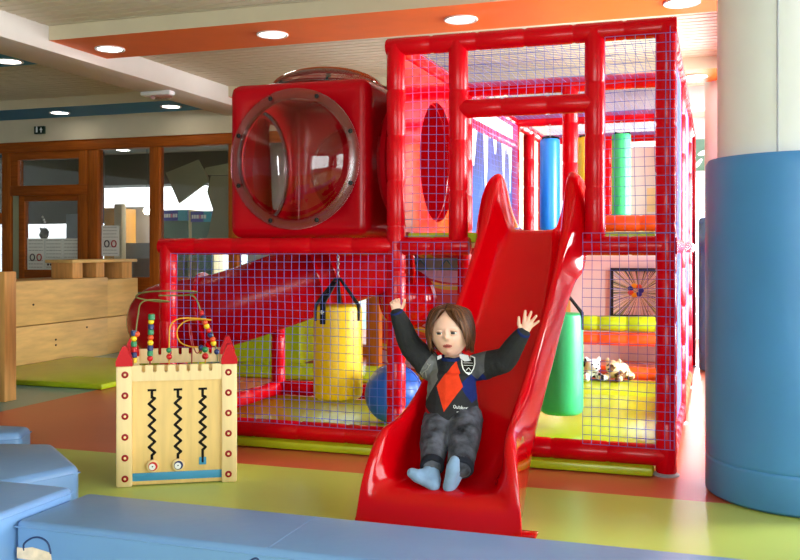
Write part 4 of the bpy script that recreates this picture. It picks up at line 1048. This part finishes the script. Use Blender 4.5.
# head frame: faces the camera, a little down and to the picture's left
fw = (Vector((0, 0, CAM_H - .22)) - HC).normalized(); fw = (Matrix.Rotation(math.radians(-11), 3, 'Z') @ fw)
rt = Vector((0, 0, 1)).cross(fw).normalized(); rt = rt                                # picture right
up = fw.cross(rt).normalized(); 
tilt = Matrix.Rotation(math.radians(3), 3, fw); rt = tilt @ rt; up = tilt @ up
HR = Matrix((rt, -fw, up)).transposed()        # local x right, -y forward, z up
HS = 0.105                                     # half head height
def head_surface(mb):
    seg, rings = 72, 56; vs = []; fs = []
    def sm(a, b, x): t = max(0, min(1, (x - a) / (b - a))); return t * t * (3 - 2 * t)
    def g(d, c, s, sy=None):
        sy = sy or s; dx = d.x - c[0]; dz = d.z - c[1]
        return math.exp(-(dx / s) ** 2 - (dz / sy) ** 2) if d.y < 0 else 0
    for i in range(rings + 1):
        t = PI * i / rings
        for k in range(seg):
            a = 2 * PI * k / seg
            d = Vector((math.sin(t) * math.sin(a), -math.sin(t) * math.cos(a), math.cos(t)))
            q = Vector((d.x * .82, d.y * .90, d.z * 1.0))
            low = sm(0.1, -0.95, d.z)
            q.x *= 1 - .17 * low; q.y *= 1 - (.04 * low if d.y < 0 else .30 * low)
            front = sm(0.2, -0.6, d.y)
            q.y += .05 * front * sm(.3, 1, d.z) * 0
            # features along the face direction
            b = 0
            b += .155 * g(d, (0, -.20), .10, .085) + .085 * g(d, (0, -.07), .07, .16) + .04 * g(d, (-.10, -.22), .06) + .04 * g(d, (.10, -.22), .06)
            b -= .070 * g(d, (-.33, .0), .17, .10) + .070 * g(d, (.33, .0), .17, .10)
            b += .030 * g(d, (-.33, .18), .24, .08) + .030 * g(d, (.33, .18), .24, .08)
            b += .050 * g(d, (-.42, -.36), .22, .2) + .050 * g(d, (.42, -.36), .22, .2)
            b += .055 * g(d, (0, -.475), .18, .055) + .060 * g(d, (0, -.575), .15, .05) - .035 * g(d, (0, -.525), .17, .022)
            b += .07 * g(d, (0, -.80), .22, .14) - .025 * g(d, (0, -.67), .2, .05) + .03 * g(d, (0, .55), .6, .35)
            q.y -= b
            vs.append(HC + HR @ (q * HS))
    for i in range(rings):
        for k in range(seg): fs.append((i * seg + k, i * seg + (k + 1) % seg, (i + 1) * seg + (k + 1) % seg, (i + 1) * seg + k))
    mb.add(vs, fs)
def limb(mb, pts, rs, n=5):
    c = catmull(pts, n); m = len(c) - 1; k = len(rs) - 1
    rr = [rs[min(k - 1, int(i / m * k))] + (rs[min(k - 1, int(i / m * k)) + 1] - rs[min(k - 1, int(i / m * k))]) * (i / m * k - min(k - 1, int(i / m * k))) for i in range(m + 1)]
    mb.tube(c, rr, 16); mb.ball(c[0], rr[0], 14, 8); mb.ball(c[-1], rr[-1], 14, 8)
def hand(mb, wr, along, palm_n, thumb_side, curl, L=.044, spread=.16, s=1.0):
    """palm + five fingers; along = wrist to knuckles, palm_n = the way the palm faces, thumb_side = +1/-1 along (along x palm_n)"""
    al = along.normalized(); pn = (palm_n - al * palm_n.dot(al)).normalized(); sd = al.cross(pn).normalized() * thumb_side   # sd: towards the thumb
    R = Matrix((sd, al, pn)).transposed()
    mb.ball(wr + al * .024 * s, (.0195 * s, .027 * s, .0105 * s), 16, 10, R)
    mb.ball(wr + al * .034 * s, (.0200 * s, .016 * s, .0095 * s), 16, 10, R)
    mb.chain([wr - al * .022, wr, wr + al * .018], [.0155, .0150, .0145])
    offs = [.0155, .0055, -.0050, -.0145]; lens = [.92, 1.0, .95, .78]; rad = [.0062, .0063, .0060, .0054]
    for k in range(4):
        b = wr + al * (.042 - .002 * abs(k - 1.2)) * s + sd * offs[k] * s
        d = (al + sd * (1.4 - k) * spread).normalized()
        pts = [b - d * .012]; p = b; ax = d.cross(pn).normalized(); ang = 0
        pts.append(p)
        for j, f in enumerate((.46, .31, .23)):
            ang += curl[j] * (1 + .12 * k)
            dd = (d * math.cos(ang) + pn * math.sin(ang))
            p = p + dd * (L * lens[k] * f * s); pts.append(p)
        r = rad[k] * s
        mb.chain(pts, [r, r, r * .97, r * .9, r * .78], 10)
    b = wr + al * .013 * s + sd * .013 * s
    d1 = (al * .62 + sd * .75 + pn * .22).normalized(); d2 = (al * .86 + sd * .42 + pn * .30).normalized()
    mb.chain([b - d1 * .006, b, b + d1 * .020 * s, b + d1 * .020 * s + d2 * .016 * s, b + d1 * .020 * s + d2 * .027 * s], [.0075, .0082 * s, .0068 * s, .0060 * s, .0050 * s], 10)
mat('mouth_dark', S(96, 30, 34), .5, .3)
body = MB(); head_surface(body)
for sx in (-1, 1):   # ears
    c = HC + HR @ (Vector((sx * .775, .08, -.10)) * HS); body.ball(c, (.007, .014, .021), 14, 10, HR @ Matrix.Rotation(sx * .35, 3, 'Z'))
limb(body, [HC + HR @ (Vector((0, .22, -.62)) * HS), nek + Vector((0, .004, .012)), che + Vector((0, .01, .03))], [.040, .036, .045])
limb(body, [che, bel, pel], [.062, .060, .066]); body.chain([shl, che, shr], [.030, .045, .030])
limb(body, [shl, ell, wrl], [.028, .023, .0155]); limb(body, [shr, elr, wrr], [.028, .023, .0155])
tc_ = Vector((0, 0, CAM_H))
hand(body, wrl, Vector((-.22, -.05, 1.0)), (tc_ - wrl) + Vector((0, 0, -.2)), 1, (.55, .75, .55), L=.034, spread=.10, s=1.08)
hand(body, wrr, Vector((.55, -.02, 1.0)), (tc_ - wrr), -1, (.06, .12, .10), L=.046, spread=.27, s=1.12)
limb(body, [hil, knl, anl], [.050, .040, .024]); limb(body, [hir, knr, anr], [.050, .040, .024])
body.chain([pel, hil], [.06, .05]); body.chain([pel, hir], [.06, .05])
# feet: image-left sole turned left, image-right sole up to the camera
heL = J(434, 485, 3.425); toL = J(412, 473, 3.42); heR = J(449, 487, 3.43); toR = J(454.5, 461, 3.41)
def foot(mb, an, he, to, g=0.0):
    mid = he.lerp(to, .55)
    mb.chain([an, he.lerp(an, .25) + Vector((0, .012, 0)), he], [.022 + g, .024 + g, .0215 + g])
    mb.chain([he, he.lerp(to, .35), he.lerp(to, .75), to], [.0215 + g, .021 + g, .0235 + g, .0175 + g])
    mb.chain([an, an.lerp(mid, .6), to.lerp(he, .15)], [.022 + g, .021 + g, .016 + g])
foot(body, anl, heL, toL); foot(body, anr, heR, toR)
bu = remeshed(body, .0028, 3, .45)
ob = bu.build('body', ['skin', 'lip', 'mouth_dark'], kid, origin=KO, angle=180)
me = ob.data; iR = HR.inverted()
for p in me.polygons:
    q = (iR @ (p.center + KO - HC)) / HS
    if q.y < -.55 and abs(q.x) < .18:
        w = abs(q.x) / .18
        if -.61 + .06 * w * w < q.z < -.445 - .05 * w * w: p.material_index = 2 if abs(q.z + .525) < .026 * (1 - w) + .004 else 1
# eyes and brows
for sx in (-1, 1):
    c = HC + HR @ (Vector((sx * .275, -.765, -.015)) * HS)
    e = MB().ball(c, .0140, 24, 16, HR).build('eye', 'eye_white', kid, origin=KO)
    g = (HR @ Vector((-.10, -1, -.10))).normalized()
    MB().lathe([(.0086, .0113), (.0082, .0128), (.003, .0142), (.0003, .0144)], c, g, seg=22).build('iris', 'iris', e, origin=KO)
    lid = MB()
    pts = [c + HR @ (Vector((math.sin(a) * .0142, -math.cos(a) * .0134 - .0005, .0058 - .0035 * abs(math.sin(a)) ** 2))) for a in [-1.15 + 2.3 * i / 10 for i in range(11)]]
    lid.tube(pts, [.0009 + .0014 * math.sin(PI * i / 10) for i in range(11)], 8); lid.build('lash', 'brow', e, origin=KO)
    lid2 = MB()
    for off, zz in ((0, .0098), (0, -.0094)):
        pts = [c + HR @ (Vector((math.sin(a) * .0148, -math.cos(a) * .0122 - .0006, zz - (.004 if zz > 0 else -.004) * abs(math.sin(a)) ** 2))) for a in [-1.2 + 2.4 * i / 10 for i in range(11)]]
        lid2.tube(pts, [.0018 + .0020 * math.sin(PI * i / 10) for i in range(11)], 8)
    lid2.build('eyelid', 'skin', e, origin=KO)
    pts = [HC + HR @ (Vector((sx * (.13 + .30 * i / 8), -.815 + .11 * (i / 8) ** 2 + .03 * (1 - i / 8), .165 + .045 * math.sin(PI * i / 8 * .8)) ) * HS) for i in range(9)]
    MB().tube(pts, [.0010 + .0016 * math.sin(PI * (i + .6) / 9) for i in range(9)], 8, squash=(1, 1)).build('eyebrow', 'brow', kid, origin=KO)
# hair: cap under overlapping locks, parted near the middle, falling to the jaw
hair = MB(); random.seed(11); locks = [MB(), MB(), MB()]
def hp(theta, z, lift):
    """point over the skull: theta 0 = face, positive to picture right"""
    r = math.sqrt(max(0, 1 - min(1, z) ** 2)) if z > 0 else 1.0
    nar = 1 - .10 * max(0, -z)
    return Vector((math.sin(theta) * (.80 * r * nar) * lift, -math.cos(theta) * .90 * r * nar * lift, z * (1.0 if z > 0 else 1.0) * (lift if z > 0 else 1)))
cap = []
rows = 14; segs = 60
for i in range(rows + 1):
    for k in range(segs):
        th = 2 * PI * k / segs; f = abs(((th + PI) % (2 * PI)) - PI)          # 0 at the face
        fo = abs(((th + .10 + PI) % (2 * PI)) - PI); zlow = .80 - fo * .80 if fo < .5 else (.40 - (fo - .5) / .5 * .55 if fo < 1.0 else -.15 - min(1, (fo - 1.0) / .8) * .25)
        z = math.cos(math.acos(max(-1, min(1, zlow))) * i / rows) if i else 1.0
        cap.append(HC + HR @ (hp(th, z, 1.075) * HS))
fs = []
for i in range(rows):
    for k in range(segs): fs.append((i * segs + k, i * segs + (k + 1) % segs, (i + 1) * segs + (k + 1) % segs, (i + 1) * segs + k))
hair.add(cap, fs)
part_x = -.06
N = 330
for j in range(N):
    side = 1 if j % 2 else -1
    u = (j // 2 + random.random()) / (N / 2)           # 0 front .. 1 back along the parting
    th_end = side * (.62 + u * 2.45) + random.uniform(-.05, .05)
    y0 = -.52 + u * 1.15
    zz0 = math.sqrt(max(.05, 1 - (y0 / .9) ** 2))
    start = Vector((part_x + side * .02, y0, zz0 * 1.09))
    f = abs(th_end)
    zend = -.56 + .22 * random.uniform(-1, 1) - (.14 if f > 1.5 else 0)
    if f < .98: zend = random.uniform(-.30, .05) if f > .82 else random.uniform(.26, .44) - max(0, f - .5) * .5
    L1 = random.uniform(1.11, 1.19)
    mids = []
    for t in (.25, .5, .75):
        a = side * (f * (0.55 + .45 * t)); z = zz0 + (zend - zz0) * (t ** 1.35)
        z = min(z, .97); mids.append(hp(a, z, L1 + .02 * math.sin(t * 5 + j)))
    e = hp(th_end, zend, L1 - .015 if f > 1 else L1); 
    if f > 1.0: e.x += side * random.uniform(-.10, .05); e.y += random.uniform(-.05, .05)
    c = catmull([start] + mids + [e], 5); n = len(c) - 1
    hair.tube([HC + HR @ (p * HS) for p in c], [(.0042 + .0014 * math.sin(j * 1.7)) * (0.50 + .75 * math.sin(PI * min(1, .14 + .84 * i / n))) * (1 if i < n * .8 else 1 - .8 * (i - n * .8) / (n * .2)) for i in range(n + 1)], 6, mi=(0, 1, 2, 0, 1)[(j * 7) % 5])
hair.build('hair', ['hair', 'hair_dark', 'hair_light'], kid, origin=KO, angle=180)

# ---- sweater
def sweater_material():
    m = mat('sweater', (1, 1, 1, 1), .92, .15, var=.12, vscale=30, bump=.35, bscale=140)
    nt = m.node_tree; N = nt.nodes; L = nt.links; mx = [n for n in N if n.type == 'MIX'][0]; tc = [n for n in N if n.type == 'TEX_COORD'][0]
    sx = N.new('ShaderNodeSeparateXYZ'); L.new(tc.outputs['Object'], sx.inputs[0])
    def math_(op, a, b=None):
        k = N.new('ShaderNodeMath'); k.operation = op
        for i, v in enumerate((a, b)):
            if v is None: continue
            if isinstance(v, (int, float)): k.inputs[i].default_value = v
            else: L.new(v, k.inputs[i])
        return k.outputs[0]
    base = S(46, 46, 48); prev = None
    xa_, xb_ = (J(417, 385, 3.70) - KO).x, (J(483.5, 385, 3.70) - KO).x
    torso = math_('MULTIPLY', math_('GREATER_THAN', sx.outputs['X'], xa_), math_('LESS_THAN', sx.outputs['X'], xb_))
    def diamond(px, py, wpx, hpx, c, prev, k2=0.0):
        p = J(px, py, 3.70) - KO; k = 3.86 / FPX
        dz_ = math_('SUBTRACT', sx.outputs['Z'], p.z); a = math_('ABSOLUTE', math_('SUBTRACT', math_('SUBTRACT', sx.outputs['X'], p.x), math_('MULTIPLY', dz_, k2))); b = math_('ABSOLUTE', math_('SUBTRACT', sx.outputs['Z'], p.z))
        s = math_('LESS_THAN', math_('ADD', math_('DIVIDE', a, wpx * k / math.cos(YAW) * 1.0), math_('DIVIDE', b, hpx * k)), 1.0)
        front = math_('LESS_THAN', sx.outputs['Y'], .03); s = math_('MULTIPLY', math_('MULTIPLY', s, front), torso)
        q = N.new('ShaderNodeMix'); q.data_type = 'RGBA'
        if prev is None: q.inputs['A'].default_value = base
        else: L.new(prev, q.inputs['A'])
        q.inputs['B'].default_value = c; L.new(s, q.inputs['Factor']); return q.outputs['Result']
    prev = diamond(427.5, 378, 12.5, 25, S(112, 112, 112), prev, .12)
    prev = diamond(474.5, 385, 13, 18, S(30, 42, 104), prev, .15)
    prev = diamond(476, 362, 17, 19, S(92, 92, 96), prev, .1)
    prev = diamond(451.5, 385.5, 12.2, 24.0, S(226, 62, 30), prev, .14)
    prev = diamond(424, 413.5, 14, 8, S(170, 22, 30), prev)
    prev = diamond(481, 413, 9, 8, S(186, 186, 192), prev)
    L.new(prev, mx.inputs['A'])
sweater_material()
sw = MB()
limb(sw, [che + Vector((0, .002, .014)), che, bel, pel + Vector((0, 0, .02)), pel + Vector((0, 0, .003))], [.056, .098, .108, .115, .112])
sw.chain([shl + Vector((0, 0, -.004)), che + Vector((0, 0, .016)), shr + Vector((0, 0, -.004))], [.048, .070, .048])
def sleeve_limb(a, b, c):
    d = (c - b).normalized(); e = c - d * .004
    limb(sw, [a, a.lerp(b, .5), b, b.lerp(e, .55), e], [.058, .054, .049, .042, .0315])
sleeve_limb(shl, ell, wrl); sleeve_limb(shr, elr, wrr)
for a, b in ((shl, ell), (shr, elr)):   # loose folds at the armpit
    for t, r in ((.25, .056), (.5, .0525), (.72, .052), (.9, .051)): sw.ball(a.lerp(b, t) + Vector((0, -.002, -.006)), r, 14, 10)
su = remeshed(sw, .0042, 3)
# wrinkles
for i, v in enumerate(su.v):
    n = noise.noise(v * 26) * .0035 + noise.noise(Vector((v.x * 18, v.y * 18, v.z * 55))) * .0022
    su.v[i] = v + (v - (che.lerp(bel, .5))).normalized() * n
sob = su.build('sweater', 'sweater', kid, origin=KO, angle=180)
for w_, e_ in ((wrl, ell), (wrr, elr)):
    d = (w_ - e_).normalized()
    MB().lathe([(.017, -.014), (.0285, -.014), (.0298, .004), (.0280, .024), (.024, .027), (.0175, .026)], w_ - d * .012, d, seg=24, capa=False, capb=False).build('cuff', 'knit_navy', sob, origin=KO)
# neck band and shirt collar
nb = nek + Vector((0, -.004, .002)); nax = (HR @ Vector((0, -.25, 1))).normalized()
ring = []
u_, v_ = perp(nax)
MB().lathe([(.040, -.012), (.050, -.012), (.0515, -.002), (.047, .008), (.040, .008)], nb, nax, seg=30, capa=False, capb=False).build('neck_band', 'knit_navy', sob, origin=KO)
cl = MB()
for sx, w in ((1, .040), (-1, .018)):
    a0 = nb + HR @ Vector((sx * .046, -.012, .006)); 
    cl.prism([(0, .012), (w * .9, .004), (w, -.020), (w * .45, -.022), (0, -.006)] if sx > 0 else [(0, .010), (0, -.004), (-w, -.012), (-w, .004)], .004, a0 + HR @ Vector((-sx * .008, -.030 if sx > 0 else -.034, .0)), rt, (up * .95 + fw * .3).normalized())
cl.build('shirt_collar', 'collar_white', kid, origin=KO)
# shield badge, stag motif and lettering, laid on the knit by casting on to it
bpy.context.view_layer.update()
def cast(px, py, lift=.0012):
    o = Vector((0, 0, CAM_H)) - KO; d = ray(px, py).normalized()
    ok, loc, nor, idx = sob.ray_cast(o, d)
    return (loc + nor * lift) if ok else None
def laid(px_poly, name, m, par, lift, fill=True):
    """flat print following the knit: fan of small triangles over a pixel outline"""
    cx = sum(p[0] for p in px_poly) / len(px_poly); cy = sum(p[1] for p in px_poly) / len(px_poly); mb = MB()
    rings = [.0, .34, .67, 1.0]; n = len(px_poly); vs = []
    for f in rings:
        for x, y in px_poly:
            q = cast(cx + (x - cx) * f, cy + (y - cy) * f, lift); vs.append(q if q else pel - KO)
    fs = [(i * n + k, i * n + (k + 1) % n, (i + 1) * n + (k + 1) % n, (i + 1) * n + k) for i in range(3) for k in range(n)]
    mb.add([v + KO for v in vs], fs); return mb.build(name, m, par, origin=KO, angle=180)
def stroke(pts, r, name, m, par, lift=.002, mb=None):
    mb = mb or MB(); q = [cast(x, y, lift) for x, y in pts]; q = [k + KO for k in q if k]
    if len(q) > 1: mb.tube(q, r, 6)
    return mb
def dens(poly, n=4, closed=True):
    out = []; N_ = len(poly)
    for i in range(N_ if closed else N_ - 1):
        a = poly[i]; b = poly[(i + 1) % N_]
        for k in range(n): out.append((a[0] + (b[0] - a[0]) * k / n, a[1] + (b[1] - a[1]) * k / n))
    if not closed: out.append(poly[-1])
    return out
shield = [(461, 357.5), (464, 356.2), (468.3, 355.6), (472.5, 356.2), (475.5, 357.5), (475.6, 364), (474.2, 369), (471.5, 373), (468.6, 375.4), (465.4, 373), (462.6, 369), (461.2, 364)]
bad = laid(dens(shield, 2), 'badge', 'white_print', sob, .0016)
inner = [(468.3 + (x - 468.3) * .84, 364.5 + (y - 364.5) * .86) for x, y in shield]
laid(dens(inner, 2), 'badge_field', 'groove_black', bad, .0026)
mb = MB()
glyph = {'L': [[(0, 0), (0, 2.6), (1.4, 2.6)]], 'A': [[(0, 2.6), (.8, 0), (1.6, 2.6)], [(.35, 1.7), (1.25, 1.7)]], 'K': [[(0, 0), (0, 2.6)], [(1.5, 0), (0, 1.4), (1.5, 2.6)]], 'E': [[(1.4, 0), (0, 0), (0, 2.6), (1.4, 2.6)], [(0, 1.3), (1.1, 1.3)]],
         'O': [[(.2, .4), (.8, 0), (1.4, .4), (1.6, 1.3), (1.4, 2.2), (.8, 2.6), (.2, 2.2), (0, 1.3), (.2, .4)]], 'u': [[(0, 1), (0, 2.2), (.4, 2.6), (1, 2.4), (1.1, 1), (1.15, 2.6)]], 't': [[(.4, .2), (.4, 2.3), (.9, 2.6)], [(0, 1), (.9, 1)]],
         'd': [[(1.1, 1.3), (.5, 1), (0, 1.7), (.4, 2.6), (1.1, 2.2), (1.15, 0), (1.15, 2.6)]], 'o': [[(.5, 1), (0, 1.8), (.5, 2.6), (1.1, 1.8), (.5, 1)]], 'r': [[(0, 1), (0, 2.6)], [(0, 1.6), (.4, 1.05), (.9, 1.1)]]}
def write(s, x, y, sc, gap, slope, r, mb):
    for ch in s:
        for st in glyph[ch]: stroke([(x + a * sc, y + b * sc + (x + a * sc) * slope) for a, b in dens(st, 2, False)], r, '', '', None, .0036, mb)
        x += (max(a for st in glyph[ch] for a, b in st) + gap) * sc
    return x
write('LAKE', 463.6, 358.2, 1.0, .75, 0, .00085, mb)
for y in (363.2, 365.6): stroke(dens([(463.4, y), (473.4, y)], 5, False), .0010, '', '', None, .0036, mb)
stroke(dens([(466, 370.5), (468.5, 367.8), (471, 370.5)], 2, False), .0014, '', '', None, .0036, mb)
mb.build('badge_lettering', 'white_print', bad, origin=KO)
mb = MB(); x0 = 453.5
write('Outdoor', x0, 405.0 - x0 * .10, 1.28, .45, .10, .0011, mb)
for a, b in ((456.5, 459), (459.8, 462.5), (463, 465.2), (465.8, 468)): stroke([(a, 412 + (a - 456) * .08), (b, 411.6 + (b - 456) * .08)], .0014, '', '', None, .0022, mb)
mb.build('chest_lettering', 'white_print', sob, origin=KO)
mb = MB()
for st in ([(421.5, 374.5), (424, 371.5), (427.5, 369), (429, 365.5), (427, 363.5)], [(428.8, 366), (430.8, 364)], [(423, 373), (422.8, 378.5)], [(425.5, 371.5), (426.5, 377)], [(421.5, 374.5), (420.5, 372)], [(427.6, 369), (424.6, 371)]):
    stroke(dens(st, 3, False), .0022, '', '', None, .0018, mb)
mb.build('stag_motif', 'ink_grey', sob, origin=KO)

# ---- jeans
jn = MB()
jn.chain([hil + Vector((.01, 0, .006)), pel + Vector((0, .01, 0)), hir + Vector((-.01, 0, .006))], [.075, .082, .075])
hemL = anl + (knl - anl) * .16; hemR = anr + (knr - anr) * .12
limb(jn, [hil, hil.lerp(knl, .5), knl, knl.lerp(hemL, .5), hemL], [.076, .070, .060, .052, .046]); limb(jn, [hir, hir.lerp(knr, .5), knr, knr.lerp(hemR, .5), hemR], [.076, .071, .063, .057, .052])
ju = remeshed(jn, .0042, 3)
for i, v in enumerate(ju.v):
    n = noise.noise(v * 30) * .004 + noise.noise(Vector((v.x * 20, v.y * 45, v.z * 60))) * .0032
    ju.v[i] = v + Vector((0, -n, n))
jo = ju.build('jeans', 'denim', kid, origin=KO, angle=180)
for h_, k_, r in ((hemL, knl, .048), (hemR, knr, .054)):
    d = (h_ - k_).normalized(); MB().lathe([(r * .62, .004), (r * .9, .004), (r, -.004), (r * .985, -.020), (r * .93, -.026)], h_ + d * .012 * 1.9, d, seg=28, capa=False, capb=False).build('hem', 'denim_dark', jo, origin=KO)
MB().tube([pel + Vector((0, -.068, .005)) + Vector((q * .004, 0, -.012 * q)) for q in range(5)], .0016, 6).build('fly_seam', 'denim_dark', jo, origin=KO)
# ---- socks
for an, he, to in ((anl, heL, toL), (anr, heR, toR)):
    s_ = MB(); foot(s_, an, he, to, .0028); s_.chain([an, an.lerp(knl if an is anl else knr, .22)], [.0255, .028])
    remeshed(s_, .0035, 4).build('sock', 'sock', kid, origin=KO, angle=180)
